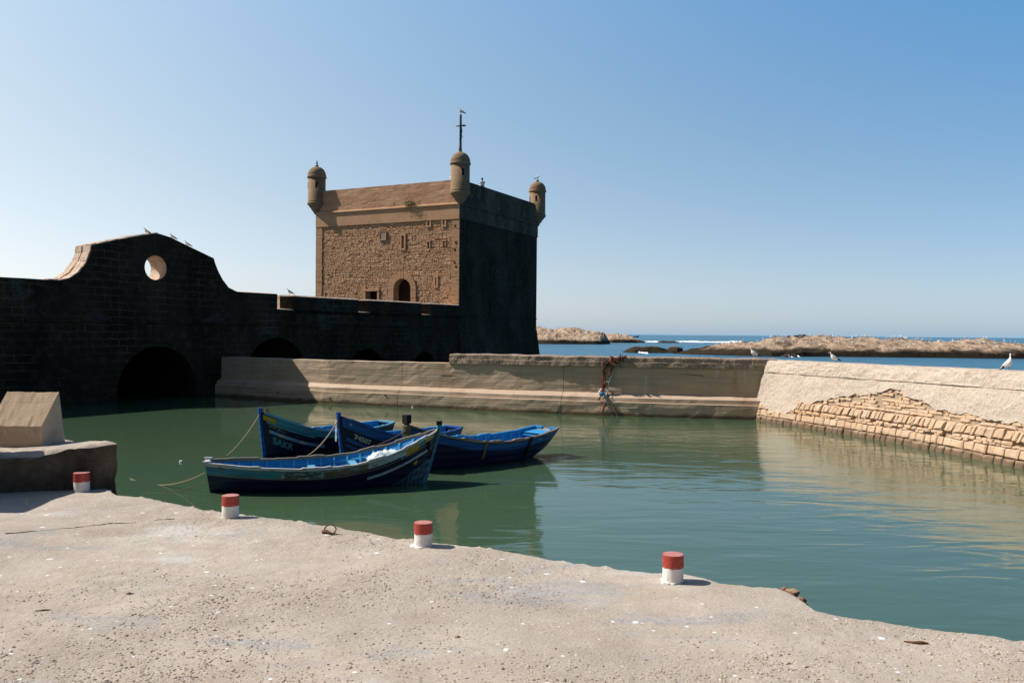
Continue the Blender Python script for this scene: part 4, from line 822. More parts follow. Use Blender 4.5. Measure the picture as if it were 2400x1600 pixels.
ridge = [1686, 1697, 1720, 1740, 1748, 1760, 1782, 1798, 1815, 1820, 1832, 1847, 1850, 1877, 1903, 1947, 1955, 1970, 1988, 1992, 2005, 2017, 2031, 2040, 2046, 2050, 2063, 2074, 2080, 2083, 2095, 2100, 2110, 2117, 2122, 2137, 2146, 2150, 2163, 2168, 2183, 2186, 2193, 2206, 2214, 2225, 2237, 2240, 2260, 2275, 2290, 2295, 2312, 2323, 2330, 2345, 2373, 2383, 2398]
flock(GI2, ridge, 'small white gull of the flock along the top of the right islet', 'flock along the top of the right islet')
flock(GI2, [1700+R()*650 for _ in range(38)], 'small white gull of the flock on the near slope of the right islet', 'flock on the near slope of the right islet', 1.0)
flock(GI1, [1262+R()*150 for _ in range(14)], 'tiny gull of the flock resting on the left islet', 'flock on the left islet', .5)
flock(GI3, [1487], 'white gull at the left end of the small near rock', 'gulls on the small near rock'); flock(GI3, [1497], 'white gull next to the leftmost one on the small near rock', 'gulls on the small near rock')
# ------------------------------------------------------------------ paints for the boats
def paint(name, c, c2, worn=(.28, .2, .13), amt=.3, sc_=5, rough=.45, edge=.62):
    k = NM(name, rough, .35); st = k.map((.35, 1, 1.6))
    x = k.mix(k.rng(k.noise(sc_*.5, 5, .6, st), .38, .62), c, c2); x = k.mix(k.mth('MULTIPLY', k.rng(k.noise(sc_*2.2, 7, .7, st), edge, edge+.05), amt*2), x, worn)
    k.color(x); k.bump(k.noise(sc_*5, 5, .6, st), .35, .008); k.bump(k.nd('ShaderNodeTexWave', 1, {'wave_type': 'BANDS', 'bands_direction': 'Z'}, Vector=k.co, Scale=1.4, Distortion=.5), .4, .03); return k.m
NAVY = paint('navy_hull_paint', (.006, .010, .042), (.010, .018, .06), (.05, .08, .10), .12)
INB = paint('bright_blue_inside_paint', (.02, .24, .56), (.04, .30, .62), (.16, .36, .52), .3, rough=.5)
INR = paint('sunlit_rib_blue', (.06, .34, .62), (.09, .40, .66), (.3, .4, .5), .2)  # lighter than the lining, standing in for sun on the rib edges
COB = paint('cobalt_paint', (.012, .085, .30), (.016, .11, .36), (.12, .13, .16), .25)
CYA = paint('worn_turquoise_paint', (.035, .20, .33), (.05, .28, .40), (.16, .12, .09), .5, edge=.55)
LBL = paint('light_blue_paint', (.10, .34, .52), (.15, .42, .60), (.3, .3, .3), .3)
PAL = paint('pale_chipped_paint', (.48, .58, .62), (.36, .47, .54), (.2, .16, .13), .5, edge=.55)
WOOD = paint('bare_rail_wood', (.20, .14, .10), (.28, .21, .16), (.10, .08, .07), .4)
WRAIL = paint('washed_rail_paint', (.46, .52, .58), (.58, .52, .47), (.22, .16, .13), .45, edge=.56)
YEL = paint('yellow_paint', (.50, .34, .03), (.42, .28, .03), (.1, .15, .15), .3)
YST = simple('star_yellow_paint', (.72, .40, .03), .5)
LTR = simple('faded_teal_lettering', (.10, .38, .42), .6, (.06, .22, .28), 12); WLT = simple('cream_lettering', (.62, .60, .45), .6, (.45, .45, .38), 14)
ROPE = simple('rope_fibre', (.42, .32, .20), .9, (.28, .20, .12), 40, .5, .5); ROPED = simple('dark_tarred_rope', (.03, .026, .022), .9, (.06, .05, .04), 30); MOSS = simple('frayed_olive_rope', (.14, .13, .06), .95, (.25, .22, .12), 25, .5, .8)
class Boat:
    def __init__(b, name, label, stern, bow, p):
        dx, dy = bow[0]-stern[0], bow[1]-stern[1]; b.L = math.hypot(dx, dy); b.p = p
        b.t = thing(name, label, 'rowing boat', (stern[0], stern[1], 0), math.atan2(dy, dx), 'small blue wooden boats moored together'); b.build()
    def zg(b, s): p = b.p; return p['zm']+((p['zs']-p['zm'])*((.4-s)/.4)**2 if s < .4 else (p['zb']-p['zm'])*((s-.4)/.6)**2.2)
    def zk(b, s): return -.4+(b.p['zks']+.4)*max(0, (.4-s)/.4)**1.6+.1*max(0, (s-.8)/.2)**2
    def B(b, s):
        p = b.p
        return p['bt']+(p['bm']-p['bt'])*math.sin(math.pi/2*min(1, s/.48))**.9 if s < .48 else .035+(p['bm']-.035)*(1-((s-.48)/.52)**2.3)**.85 if s < 1 else .035
    def S(b, s, z, sd=1, off=0):
        s = min(max(s, 0), 1); g = b.zg(s); k_ = b.zk(s); v = min(max((z-k_)/(g-k_), 0), 1.05); e = .34+.6*max(0, (s-.45)/.55)**1.3+(.16 if s < .2 else .16*max(0, 1-(s-.2)/.3))
        y = b.B(s)*max(v, 1e-4)**e; x = s*b.L
        x += b.p['kb']*(z-b.p['zb'])*max(0, (s-.55)/.45)**2; x -= b.p['ks']*(z-b.p['zs'])*max(0, 1-s/.35)**2
        return (x, sd*(y+off), z)
    def D(b, s, d, sd=1, off=0): return b.S(s, b.zg(s)-d, sd, off)      # d metres below the gunwale
    def patch(b, name, s0, s1, d0, d1, sd, mat, off=.008, par=None, n=None, taper=0):
        n = n or max(6, int((s1-s0)*40)); mb = MB(); G = []
        for i in range(n+1):
            s = s0+(s1-s0)*i/n; a, c = (d0(s) if callable(d0) else d0), (d1(s) if callable(d1) else d1); G.append([b.D(s, a+(c-a)*j/3, sd, off if j in (1, 2) else off*.7) for j in range(4)])
        mb.grid(np.array(G), flip=sd < 0); return part(name, mb, mat, par or b.hull, True, True)
    def text(b, body, s0, d0, size, sd, mat, off=.012, name='lettering', slope=0, bold=.0):
        cu = bpy.data.curves.new('t', 'FONT'); cu.body = body; cu.size = size; cu.offset = bold; o = bpy.data.objects.new('t', cu); COL.objects.link(o); me = bpy.data.meshes.new_from_object(o); bpy.data.objects.remove(o); bpy.data.curves.remove(cu)
        sg = -1 if sd > 0 else 1
        for v_ in me.vertices: v_.co = b.D(s0+sg*v_.co.x/b.L, d0-v_.co.y+slope*v_.co.x, sd, off)
        me.materials.clear(); me.materials.append(mat); return part(name, me, None, b.hull, True)
    def strokes(b, LL, s0, d0, size, sd, mat, name='lettering', r=.011):
        mb = MB(); sg = -1 if sd > 0 else 1
        for L in LL: mb.tube([b.D(s0+sg*x*size/b.L, d0-y*size, sd, .006) for x, y in L], r, 4)
        return part(name, mb, mat, b.hull, True)
    def star(b, s, d, r, sd, mat):
        mb = MB(); vs = [b.D(s, d, sd, .018)]
        for i in range(10): a = math.pi/2+i*math.pi/5; q = r if i % 2 == 0 else r*.42; vs.append(b.D(s+q*math.cos(a)/b.L, d-q*math.sin(a), sd, .014))
        mb.add(vs, [(0, 1+i, 1+(i+1) % 10) for i in range(10)]); return part('star', mb, mat, b.hull, True)
    def build(b):
        p = b.p; n = 44; m = 14; mb = MB()
        for sd in (1, -1): mb.grid(np.array([[b.S(i/n, b.zk(i/n)+(b.zg(i/n)-b.zk(i/n))*(j/m), sd) for j in range(m+1)] for i in range(n+1)]), flip=sd < 0)
        b.hull = part('hull', mb, p['hull'], b.t, True, True)
        # lining, floor
        mb = MB(); zf = lambda s: max(-.12, b.zk(s)+.12)
        for sd in (1, -1):
            mb.grid(np.array([[b.S(s, zf(s)+(b.zg(s)-.01-zf(s))*(j/8), sd, -.045) for j in range(9)] for s in np.linspace(.015, .96, 40)]), flip=sd > 0)
        b.lin = part('lining', mb, p['inn'], b.t, True, True)
        mb = MB(); mb.grid(np.array([[tuple(np.array(b.S(s, zf(s)+.03, 1, -.03))*(1-q)+np.array(b.S(s, zf(s)+.03, -1, -.03))*q) for q in (0, .25, .5, .75, 1)] for s in np.linspace(.015, .95, 30)])); part('floor', mb, p['inn'], b.t, True)
        # transom
        mb = MB(); q = [b.S(0, b.zk(0)+(b.zg(0)+.0-b.zk(0))*j/8, 1) for j in range(9)]+[b.S(0, b.zk(0)+(b.zg(0)-b.zk(0))*j/8, -1) for j in range(8, -1, -1)]
        N = len(q); q2 = [(x+.05, y*.96, z) for x, y, z in q]; q1 = [(x-.006, y, z) for x, y, z in q]
        mb.add(q1+q2, [tuple(range(N))[::-1], tuple(range(N, 2*N))]+[(i, (i+1) % N, N+(i+1) % N, N+i) for i in range(N)]); b.tr = part('transom', mb, p.get('trm', p['hull']), b.t, True)
        mb = MB(); z0 = b.zg(0)
        if p.get('notch'):
            w_ = b.B(0)
            for sd in (-1, 1): mb.box((.05, sd*w_*.62, z0-.02), (.14, w_*.6, .07))
        else: mb.box((.03, 0, z0+.01), (.12, b.B(0)*2+.02, .06))
        part('transom_cap', mb, p['rail'] if not p.get('notch') else p['inn'], b.t, True)
        # gunwale rails with thicker worn pads
        for sd in (1, -1):
            mb = MB(); G = []
            for s in np.linspace(0, .985, 90):
                zz_ = b.zg(s); th_ = .03+.012*float(fbm(s*30+p['seed'], sd, 2, 3)); ins = min(.075, b.B(s)*.9)
                pad = any(a <= s <= c for a, c in p.get('pads', ())); th_ += .03 if pad else 0; o_ = .022+(.012 if pad else 0)
                G.append([b.S(s, zz_-.035, sd, o_*.9), b.S(s, zz_-.02, sd, o_)]+[(q_[0], q_[1], zz_+th_) for q_ in (b.S(s, zz_, sd, o_-.006), b.S(s, zz_, sd, -ins))]+[(q_[0], q_[1], zz_-.03) for q_ in (b.S(s, zz_, sd, -ins),)])
            mb.grid(np.array(G), flip=sd < 0); mb.add(G[0], [(0, 1, 2, 3, 4)]); part('gunwale', mb, p['rail'] if sd == p['side'] else p.get('rail2', p['rail']), b.t, True)
            mb = MB(); mb.grid(np.array([[b.D(s, d, sd, o_) for d, o_ in ((.14, -.044), (.14, -.085), (.19, -.085), (.19, -.044))] for s in np.linspace(.02, .94, 50)]), flip=sd > 0); part('inner_stringer', mb, p['inn'], b.t, True)
        for s in np.linspace(.07, .9, 15):
            mb = MB(); ds = .018/b.L*1.4
            for sd in (1, -1):
                mb.grid(np.array([[b.S(s_, zf(s_)+(b.zg(s_)-.03-zf(s_))*j/6, sd, o_) for j in range(7)] for s_, o_ in ((s-ds, -.045), (s-ds, -.095), (s+ds, -.095), (s+ds, -.045))]), flip=sd > 0)
            fa_, fb_ = b.S(s, zf(s)+.04, 1, -.05), b.S(s, zf(s)+.04, -1, -.05); mb.box(((fa_[0]+fb_[0])/2, 0, zf(s)+.045), (.05, abs(fa_[1]-fb_[1]), .05)); part('rib', mb, INR, b.t, True)
        for s in p['thw']:
            mb = MB(); z_ = b.zg(s)-p.get('tz', .2); x_ = s*b.L; w_ = abs(b.S(s, z_, 1, -.05)[1])
            mb.box((x_, 0, z_), (.2, 2*w_, .035)); part('thwart', mb, p['inn2'], b.t, True)
        if p.get('deck'):
            a, c = p['deck']; mb = MB(); G = [[(*b.S(s, b.zg(s)-.08, q, -.04)[:2], b.zg(s)-.08) for q in (1, .5, 0, -.5, -1)] for s in np.linspace(a, c, 10)]; mb.grid(np.array(G), flip=True); part('deck', mb, p['inn2'], b.t, True)
        # stem post
        mb = MB(); G = []
        for i, z in enumerate(list(np.linspace(-.45, p['zb'], 10))+[p['zb']+p.get('post', .1)]):
            x_ = b.S(1, min(z, p['zb']), 1)[0]; h_ = .045+(.012 if i > 8 else 0); G.append([(x_-.08, -h_, z), (x_+.05, -h_*.7, z), (x_+.05, h_*.7, z), (x_-.08, h_, z), (x_-.08, -h_, z)])
        mb.grid(np.array(G)); mb.add(G[-1][:4], [(0, 1, 2, 3)]); part('stem_post', mb, p['stem'], b.t, True)
    def W(b, q): c_, s_ = math.cos(b.t.rotation_euler.z), math.sin(b.t.rotation_euler.z); return (b.t.location.x+q[0]*c_-q[1]*s_, b.t.location.y+q[0]*s_+q[1]*c_, q[2])
def P2(px, py, z): q = onz(px, py, z); return (float(q[0]), float(q[1]))
base = dict(zm=.70, zs=.78, zb=1.45, zks=-.1, bt=.42, bm=.92, kb=.22, ks=.18, hull=NAVY, inn=INB, inn2=INB, rail=WRAIL, stem=COB, thw=(.2, .36, .56, .72), seed=0, side=-1)
# boat nearest the quay
pA = dict(base); pA.update(zb=1.50, zs=.76, zm=.64, bt=.38, bm=1.12, hull=NAVY, rail=WRAIL, rail2=WOOD, trm=PAL, stem=CYA, post=.14, thw=(.18, .44, .62, .8), pads=((0, .22), (.38, .5), (.66, .74), (.82, .93)), ks=.15, kb=.28, inn2=LBL, side=-1)
sA = P2(480, 1078, .78); bA = Boat('rowing_boat', 'dark blue rowing boat nearest the quay, with a yellow star near its bow', sA, P2(1022, 1001, 1.50), pA)
bA.t.location.y -= .28; bA.t.location.x += .13; bA.patch('upper_strake', .0, .30, .045, .27, -1, CYA); bA.patch('upper_strake', .30, .47, .045, .25, -1, paint('brown_worn_strake', (.10, .09, .08), (.06, .12, .17), (.3, .45, .5), .6, edge=.5)); bA.patch('upper_strake', .47, .66, .045, .23, -1, paint('grey_strake', (.12, .09, .07), (.17, .14, .12), (.2, .45, .55), .5, edge=.55))
bA.patch('upper_strake', .66, .84, .05, .2, -1, PAL); bA.patch('upper_strake', .84, .905, .06, .24, -1, YEL); bA.patch('upper_strake', .905, .935, .05, .2, -1, CYA); bA.patch('upper_strake', .935, .972, .04, .16, -1, YEL, .009)
bA.patch('rubbing_strip', .0, .97, .25, .275, -1, WOOD, .016)
bA.patch('pale_stripe', .66, .975, lambda s: .44-(s-.66)*.1, lambda s: .52-(s-.66)*.12, -1, PAL, .008)
bA.star(.905, .62, .085, -1, YST)
bA.patch('bow_primer', .80, .992, lambda s: .95-(s-.8)*.9+.04*float(fbm(s*30, 0, 3, 2)), 1.75, -1, paint('scraped_bow_paint', (.05, .12, .16), (.07, .16, .2), (.03, .06, .1), .3), .006)
mb = MB(); mb.box((.03, -.36, .79), (.2, .12, .09)); mb.box((.03, .36, .79), (.2, .12, .09)); part('corner_block', mb.__class__().box((.04, -.37, .80), (.2, .1, .09)), WRAIL, bA.t, True); part('corner_block', MB().box((.04, .37, .80), (.2, .1, .09)), WRAIL, bA.t, True)
part('post_cap', MB().box((bA.L-.02, 0, 1.50+.16), (.15, .12, .10)), simple('tarred_post', (.012, .014, .014), .8), bA.t, True)
# boat with the name on its bow
pB = dict(base); pB.update(zb=1.55, post=.12, rail=LBL, rail2=INB, stem=COB, side=1, seed=5, pads=((.6, .72), (.8, .97)), deck=(.86, .97), thw=(.1, .3, .5, .7), kb=.12)
bB = Boat('rowing_boat', 'blue boat behind the nearest one, its name in teal letters on the bow', P2(908, 988, .78), P2(608, 964, 1.55), pB)
bB.patch('upper_strake', .3, .93, .05, .24, 1, CYA); bB.patch('upper_strake', .93, .99, .07, .24, 1, YEL); bB.patch('upper_strake', .70, .975, .26, .30, 1, LBL, .007)
for i in range(8): a = .62+i*.043; bB.patch('dashed_band', a, a+.036, .50, .60, 1, LBL if i % 3 else PAL); bB.patch('dashed_band', a+.036, a+.043, .50, .61, 1, YEL, .009)
bB.text('SAKR', .945, .90, .29, 1, LTR, bold=.010)
bB.strokes([[(0, 0), (.05, .5), (.1, .1), (.2, .1), (.28, .45), (.33, .1), (.45, .1)], [(.5, .1), (.58, .55), (.66, .1), (.8, .15), (.85, .4)], [(.95, -.2), (1.05, .1), (1.12, .45), (1.2, .3), (1.1, .15), (1.3, .05)], [(1.35, .5), (1.42, .1), (1.6, .1), (1.75, .2), (1.7, -.1)], [(.15, .7), (.3, .75)], [(.7, .7), (.8, .72)], [(1.5, .45), (1.56, .46)]], .965, .42, .26, 1, simple('faded_script_paint', (.10, .30, .30), .6, (.45, .32, .04), 6))
# boat with numbers
pC = dict(base); pC.update(zb=1.52, post=.10, rail=COB, rail2=INB, hull=NAVY, stem=COB, side=1, seed=9, thw=(.12, .3, .5, .7), bt=.42, kb=.12, pads=((.75, .95),))
bC = Boat('rowing_boat', 'middle blue boat with cream numbers and a white star on its bow', P2(1066, 1000, .78), P2(792, 975, 1.5), pC)
bC.patch('upper_strake', .0, .985, .05, .30, 1, COB); bC.patch('lower_stripe', .5, .97, .60, .72, 1, COB); bC.patch('lower_stripe', .5, .97, .82, .9, 1, COB)
bC.text('74507', .925, .54, .21, 1, WLT, bold=.010, name='number'); bC.star(.945, .14, .05, 1, WLT)
mb = MB(); mb.box((bC.L+.06, .0, 1.05), (.03, .08, .7)); part('scraped_stem_edge', mb, PAL, bC.t, True)
# boat on the right, stern to the right
pD = dict(base); pD.update(zb=1.42, zs=.95, zm=.74, zks=.12, ks=.62, bt=.55, bm=.9, rail=WOOD, rail2=INB, stem=simple('tarred_stem', (.012, .014, .013), .8), post=.22, side=1, seed=14, notch=True, thw=(.1, .62, .8), deck=(.02, .1), pads=((.33, .4), (.48, .56), (.64, .74), (.86, .9)), tz=.16)
bD = Boat('rowing_boat', 'dark blue boat on the right with rags hung over its side', P2(1284, 1000, .95), P2(952, 996, 1.42), pD)
bD.patch('upper_strake', .0, .99, .06, .28, 1, COB); bD.patch('faded_inscription', .15, .19, .09, .17, 1, LBL, .010)
def rag(b, s, L_, mat, lab, w_=.12):
    mb = MB(); G = []
    for i in range(12):
        d = -.06+L_*i/11; q = []
        for j in range(5): ss = s+(j-2)/4*w_/b.L*(1-.3*i/11); zc_ = b.zg(ss)-d; pq = b.S(ss, min(zc_, b.zg(ss)), 1, .05+.02*math.sin(j*2.1+i)); q.append((pq[0], pq[1], zc_))
        G.append(q)
    G.insert(0, [(q_[0], q_[1]-.12, q_[2]-.02) for q_ in G[0]]); mb.grid(np.array(G)); o = MB(); loc = b.W(b.S(s, b.zg(s), 1, .05)); o.v = [b.W(q_) for q_ in mb.v]; o.f, o.m, o.r = mb.f, mb.m, mb.r
    ob = solo('rag', o, mat, lab, 'rag', loc, 'rags hanging over the side of the right boat', True); md = ob.modifiers.new('s', 'SOLIDIFY'); md.thickness = .03
rag(bD, .60, .62, MOSS, 'olive frayed rag hanging over the left half of the right boat side'); rag(bD, .27, .80, simple('dark_brown_rag', (.035, .022, .016), .95, (.07, .045, .03), 20, .5, .8), 'dark brown rag hanging to the waterline near the stern of the right boat')
mb = MB()                                # rope bundle on its bow post
xb = bD.L
for i in range(16):
    a = U(0, 6.28); r_ = U(.07, .13); mb.tube([bD.W((xb-.02+r_*.7*math.cos(a), r_*.7*math.sin(a), 1.42)), bD.W((xb-.02+r_*math.cos(a), r_*math.sin(a), 1.15)), bD.W((xb-.02+r_*1.2*math.cos(a+.3), r_*1.2*math.sin(a+.3), U(.55, .95)))], [.03, .035, .02], 5)
for k_ in range(5): mb.tube([bD.W((xb-.02+.12*math.cos(a), .12*math.sin(a), 1.22+.045*k_)) for a in np.linspace(0, 6.28, 14)], .028, 5)
solo('rope_bundle', mb, MOSS, 'frayed olive and black rope bundle wound round the bow post of the right boat', 'rope', bD.W((xb, 0, 1.2)))
part('post_head', MB().box((xb-.02, 0, 1.60), (.2, .19, .26), .2), simple('black_post_head', (.010, .010, .012), .9), bD.t, True)
# white bundle
mb = MB(); c = bA.W((bA.L*.735, -.36, .86)); vs = []; n, m = 26, 14
for j in range(m+1):
    ph = math.pi/2*j/m
    for i in range(n): a = 2*math.pi*i/n; q = 1+.20*float(fbm(math.cos(a)*2.2, math.sin(a)*2.2+j*.22, 4, 6)); x_, y_, z_ = .46*math.sin(ph)*math.cos(a)*q, .26*math.sin(ph)*math.sin(a)*q, .15*math.cos(ph)*q-.04; ca, sa = math.cos(bA.t.rotation_euler.z+.12), math.sin(bA.t.rotation_euler.z+.12); vs.append((c[0]+x_*ca-y_*sa, c[1]+x_*sa+y_*ca, c[2]+z_+x_*.16+.025*math.sin(x_*26+y_*9)))
mb.add(vs, [(j*n+i, (j+1)*n+i, (j+1)*n+(i+1) % n, j*n+(i+1) % n) for j in range(m) for i in range(n)]); solo('cloth_bundle', mb, simple('pale_cloth', (.72, .78, .76), .9, (.60, .70, .70), 5, .5, .4), 'crumpled white cloth bundle lying in the boat nearest the quay', 'cloth bundle', c, smooth=True)
def rope(a, b, sag, r, mat, lab, n=20, knot=None):
    mb = MB(); pts = [tuple(np.array(a)*(1-q)+np.array(b)*q-np.array([0, 0, sag*4*q*(1-q)])) for q in np.linspace(0, 1, n)]; mb.tube(pts, r, 6)
    if knot: 
        for k_ in range(10): p_ = Vector(knot)+Vector((U(-.1, .12), U(-.06, .06), U(-.08, .08))); mb.tube([p_, p_+Vector((U(-.1, .1), U(-.05, .05), U(-.1, .08))), p_+Vector((U(-.05, .1), 0, U(-.15, .0)))], r*1.2, 5)
    return solo('rope', mb, mat, lab, 'rope', tuple(map(float, a)), 'mooring ropes')
bB_b = bB.W((bB.L, .0, 1.45)); rope(bB_b, aty(531, 1068, 25.2), .12, .016, ROPE, 'rope slanting down left from the tall bow of the boat with teal letters', knot=bB.W((bB.L-.15, .1, 1.55)))
bC_b = bC.W((bC.L+.05, .05, 1.36)); rope(bC_b, bA.W(bA.D(.42, -.03, 1, 0)), .15, .02, ROPE, 'rope from the bow of the numbered boat down to the nearest boat')
rope(bD.W((bD.L, .08, 1.3)), bA.W(bA.D(.7, -.03, 1, 0)), .05, .018, simple('brown_rope', (.16, .10, .07), .9), 'brown rope from the rope bundle down to the nearest boat')
rope(bA.W((0, -.3, .55)), onz(305, 1121, .02), .25, .012, ROPE, 'long rope from the stern of the nearest boat dipping into the water at left')
rope(bA.W((0, .1, .25)), onz(330, 1155, .01), .1, .008, simple('wet_rope', (.2, .13, .08), .8), 'thin wet rope low over the water below the longer rope')
xx = bA.L; mb = MB(); mb.tube([bA.W(bA.D(.955, .22, -1, .03)), bA.W(bA.D(.965, .45, -1, .05)), bA.W(bA.D(.985, .6, -1, .05)), bA.W(bA.D(.985, .8, -1, .03))], [.045, .03, .022, .015], 6); solo('rope', mb, simple('dark_wet_rope', (.025, .018, .014), .9), 'short dark rope end hanging from the bow of the nearest boat', 'rope', bA.W(bA.D(.955, .2, -1, .03)), 'mooring ropes')
# bits floating
for px, py, lb in ((884, 945, 'tiny white float at foot of the concrete wall, left one'), (967, 954, 'tiny white float at foot of the concrete wall, right one'), (424, 1082, 'tiny white feather floating left of the boats')):
    P = onz(px, py, .01); solo('floating_bit', MB().lathe([(.02, -.03), (.06, 0), (.05, .04), (.01, .05)], tuple(P), 8), GW, lb, 'litter', tuple(P))
# ------------------------------------------------------------------ rusty chain and ropes hanging on the concrete wall
def wp(px, py, off=.1): 
    s = s_at(px); b_ = -.5 if py < 921 else (0 if py > 945 else -.15); Pq = aty(px, py, FC(s, 1.5, b_+off)[1]); return FC(s, float(Pq[2]), b_+off)
def zoomp(x, y, off=.1): return wp(1390+x/9.8, 820+y/9.8, off)
RED2 = simple('rusty_red_rope', (.22, .07, .035), .9, (.12, .05, .03), 12, .5, .6)
hb = thing('tackle_bundle', 'tangle of rusty red ropes and old netting hung over the concrete wall cap', 'tackle', tuple(zoomp(450, 350)))
mb = MB()
for L in ([(760, 130), (700, 150), (620, 190), (540, 260), (480, 330), (430, 390)], [(740, 150), (640, 200), (560, 270), (520, 330)], [(440, 150), (415, 200), (395, 260)], [(410, 160), (450, 210), (430, 270)], [(215, 260), (225, 330), (215, 450), (225, 600), (225, 720)], [(240, 330), (255, 450), (262, 560), (255, 730)],
          [(240, 745), (250, 800), (235, 860), (210, 960), (200, 1060), (150, 1150)], [(260, 760), (235, 820), (245, 900), (195, 990)], [(430, 400), (400, 500), (360, 620)], [(310, 1190), (290, 1300), (255, 1460)], [(210, 280), (300, 265), (380, 280), (450, 330)]):
    mb.tube([zoomp(a, b, U(.08, .2)) for a, b in L], U(.03, .06), 6)
for i in range(60): a, b = random.choice([(440, 200), (450, 350), (250, 330), (600, 200), (225, 520), (245, 790), (220, 950), (330, 300)]); q = [zoomp(a+random.gauss(0, 26), b+random.gauss(0, 40), U(.05, .3)) for _ in range(3)]; mb.tube(q, U(.015, .04), 5)
part('rope_tangle', mb, RED2, hb)
mb = MB()
for i in range(20): a, b = random.choice([(300, 340), (320, 420), (480, 400), (560, 300), (300, 300), (650, 230), (420, 330)]); q = [zoomp(a+random.gauss(0, 30), b+random.gauss(0, 50), U(.1, .45)) for _ in range(3)]; mb.tube(q, U(.012, .03), 5)
part('old_netting', mb, simple('dark_netting', (.06, .045, .035), .95, (.12, .09, .06), 9), hb)
mb = MB()
for L in ([(500, 330), (460, 450), (400, 620), (360, 760), (335, 900), (325, 1050), (315, 1190)], [(240, 725), (300, 730), (365, 740)], [(255, 1040), (255, 1170)], [(310, 1190), (380, 1215)]): mb.tube([zoomp(a, b, .2) for a, b in L], .022, 6)
part('blue_rope', mb, simple('pale_blue_rope', (.32, .42, .52), .8), hb)
mb = MB(); q = zoomp(225, 1010, .15); mb.lathe([(.04, -.12), (.13, -.05), (.14, .05), (.05, .12)], q, 10); part('float', mb, simple('blue_float', (.05, .16, .38), .5), hb)
mb = MB(); q = zoomp(180, 930, .15); mb.tube([(q[0]-.1, q[1], q[2]-.1), (q[0]+.02, q[1], q[2]+.1)], [.06, .04], 8); part('float', mb, GW, hb, label='small white float')
mb = MB(); mb.tube([zoomp(480, 1215, .06), zoomp(520, 1310, .05), zoomp(560, 1420, .05), zoomp(590, 1520, .05)], .03, 6); mb.tube([zoomp(410, 1250, .05), zoomp(450, 1215, .06), zoomp(490, 1220, .06)], .03, 6)
solo('hanging_rope', mb, simple('grey_rope', (.16, .13, .10), .9), 'grey rope end trailing from the lower ledge into the water', 'rope', tuple(zoomp(480, 1215)))
mb = MB()
for a, b in ((812, 120), ): pass
for px, py, h_ in ((1639, 838, .42), (1678, 838, .36)):
    s = s_at(px); solo('iron_rod', MB().tube([FC(s, 2.95, -.8), FC(s, 3.03+h_*.5, -.8)], .012, 5), IRON, 'thin rusty iron rod sticking up from the wall cap, %s one' % ('left' if px < 1650 else 'right'), 'rod', FC(s, 3.0, -.8), 'rods in the wall cap')
# ------------------------------------------------------------------ person on the tower
SKIN = simple('skin', (.30, .17, .11), .6); HAIR = simple('black_hair', (.012, .010, .010), .7); SHIRT = simple('white_shirt_cloth', (.80, .80, .82), .9); TROU = simple('light_trousers', (.60, .56, .55), .9)
def skin(name, pts, edges, mat, par, sub=2):
    me = bpy.data.meshes.new(name); me.from_pydata([p[:3] for p in pts], edges, []); me.materials.append(mat); o = bpy.data.objects.new(name, me); COL.objects.link(o); o.parent = par
    md = o.modifiers.new('skin', 'SKIN'); md.use_smooth_shade = True; sv = me.skin_vertices[0].data if me.skin_vertices else None
    if sv is None: 
        lay = me.attributes; 
    for i, p in enumerate(pts): sv[i].radius = (p[3], p[3]); 
    sv[0].use_root = True; s2 = o.modifiers.new('sub', 'SUBSURF'); s2.levels = sub; s2.render_levels = sub; return o
ut = onR(1136, 430)[0]; pp_ = FR(ut, 18.23, .25); per = thing('person', 'person in a white shirt sitting on the tower parapet with their back to the harbour', 'person', tuple(pp_), math.atan2(d2[1], d2[0])+math.radians(60))
# faces local +x ; seated, knees drawn up, hands on knees
try:
    pts = [(0, 0, .12, .13), (-.02, 0, .30, .12), (.0, 0, .48, .14), (.03, 0, .60, .06), (.05, 0, .70, .055), (.06, 0, .80, .095), (.06, 0, .88, .07),
           (0, .17, .52, .06), (.1, .24, .34, .042), (.3, .16, .36, .032), (.37, .14, .35, .03), (0, -.17, .52, .06), (.1, -.24, .34, .042), (.3, -.16, .36, .032), (.37, -.14, .35, .03),
           (.05, .10, .10, .09), (.40, .14, .30, .06), (.42, .13, .03, .045), (.52, .13, .02, .035), (.05, -.10, .10, .09), (.40, -.14, .30, .06), (.42, -.13, .03, .045), (.52, -.13, .02, .035)]
    ed = [(0, 1), (1, 2), (2, 3), (3, 4), (4, 5), (5, 6), (2, 7), (7, 8), (8, 9), (9, 10), (2, 11), (11, 12), (12, 13), (13, 14), (0, 15), (15, 16), (16, 17), (17, 18), (0, 19), (19, 20), (20, 21), (21, 22)]
    skin('body', pts, ed, SKIN, per)
    skin('shirt', [(-.01, 0, .10, .17), (-.03, 0, .3, .165), (-.01, 0, .50, .165), (.02, 0, .58, .09), (0, .18, .52, .085), (.1, .25, .34, .06), (.2, .21, .35, .05), (0, -.18, .52, .085), (.1, -.25, .34, .06), (.2, -.21, .35, .05)], [(0, 1), (1, 2), (2, 3), (2, 4), (4, 5), (5, 6), (2, 7), (7, 8), (8, 9)], SHIRT, per)
    skin('trousers', [(0, 0, .09, .15), (.06, .10, .11, .105), (.40, .14, .31, .075), (.42, .13, .08, .055), (.06, -.10, .11, .105), (.40, -.14, .31, .075), (.42, -.13, .08, .055)], [(0, 1), (1, 2), (2, 3), (0, 4), (4, 5), (5, 6)], TROU, per)
    mb = MB(); mb.lathe([(.02, .93), (.07, .91), (.1, .86), (.108, .8), (.09, .75), (.06, .72)], (.045, 0, 0), 14); part('hair', mb, HAIR, per, True, True)
except Exception as ex: print('person', ex)
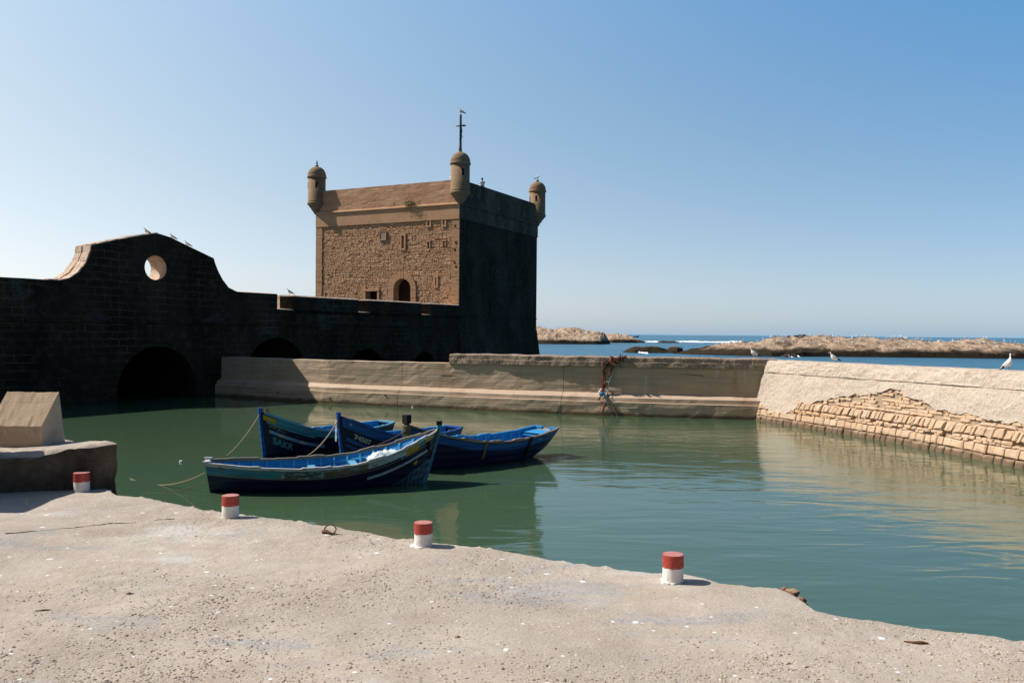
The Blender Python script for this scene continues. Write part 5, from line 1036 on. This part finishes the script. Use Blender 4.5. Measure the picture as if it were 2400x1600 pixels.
# ------------------------------------------------------------------ far boats
t = thing('fishing_boat', 'tiny dark blue fishing boat out at sea by the left islet', 'fishing boat', tuple(onz(1490, 790.5, 0)), 0); q = t.location; s_ = q[1]/FPX
mb = MB(); G = []
for i in range(13):
    f = i/12; x_ = (f-.5)*15*s_; b_ = 1.3*math.sin(math.pi*min(.98, .12+f*.86))**.6*s_*1.2; zt2 = (1.6+3.2*f**2)*s_; G.append([(x_, -b_, zt2), (x_*.9, -b_*.6, -.3), (x_*.9, b_*.6, -.3), (x_, b_, zt2)])
mb.grid(np.array(G)); mb.add(G[0], [(0, 1, 2, 3)]); part('hull', mb, COB, t, True)
mb = MB(); mb.box((-1.2*s_, 0, 2.6*s_), (2.4*s_, 1.2*s_, 1.8*s_)); part('cabin', mb, PAL, t, True)
qh = aty(651, 712, 74.0); t = thing('trawler', 'red and white vessel glimpsed through the first notch of the fort wall', 'trawler', (float(qh[0]), 74.0, 5.24)); z0 = float(qh[2])-5.24
TRD = simple('red_hull_paint', (.30, .03, .02), .5); mb = MB(); G = [[(x_, -1-.5*math.cos(x_), z0-.3), (x_, -1.2-.5*math.cos(x_), z0+.15), (x_, 1.2, z0+.15), (x_, 1, z0-.3)] for x_ in np.linspace(-1.6, 1.6, 10)]; mb.grid(np.array(G)); part('hull', mb, TRD, t, True)
mb = MB(); mb.grid(np.array([[(x_, -1.22-.5*math.cos(x_), z0+.15), (x_, -1.22-.5*math.cos(x_), z0+.36), (x_, 1.2, z0+.36)] for x_ in np.linspace(-1.6, 1.6, 10)])); part('bulwark', mb, GW, t, True)
mb = MB(); 
for zz_ in (.45, .58): mb.tube([(x_, -1.2-.5*math.cos(x_), z0+zz_) for x_ in np.linspace(-1.5, 1.5, 8)], .03, 5)
for x_ in np.linspace(-1.4, 1.4, 8): mb.tube([(x_, -1.2-.5*math.cos(x_), z0+.3), (x_+.15, -1.2-.5*math.cos(x_), z0+.62)], .03, 5)
part('railing', mb, IRON, t, True); mb = MB(); mb.box((0, -.2, (z0-.3)/2), (2.4, 1.2, z0-.3)); part('cradle', mb, IRON, t, True)
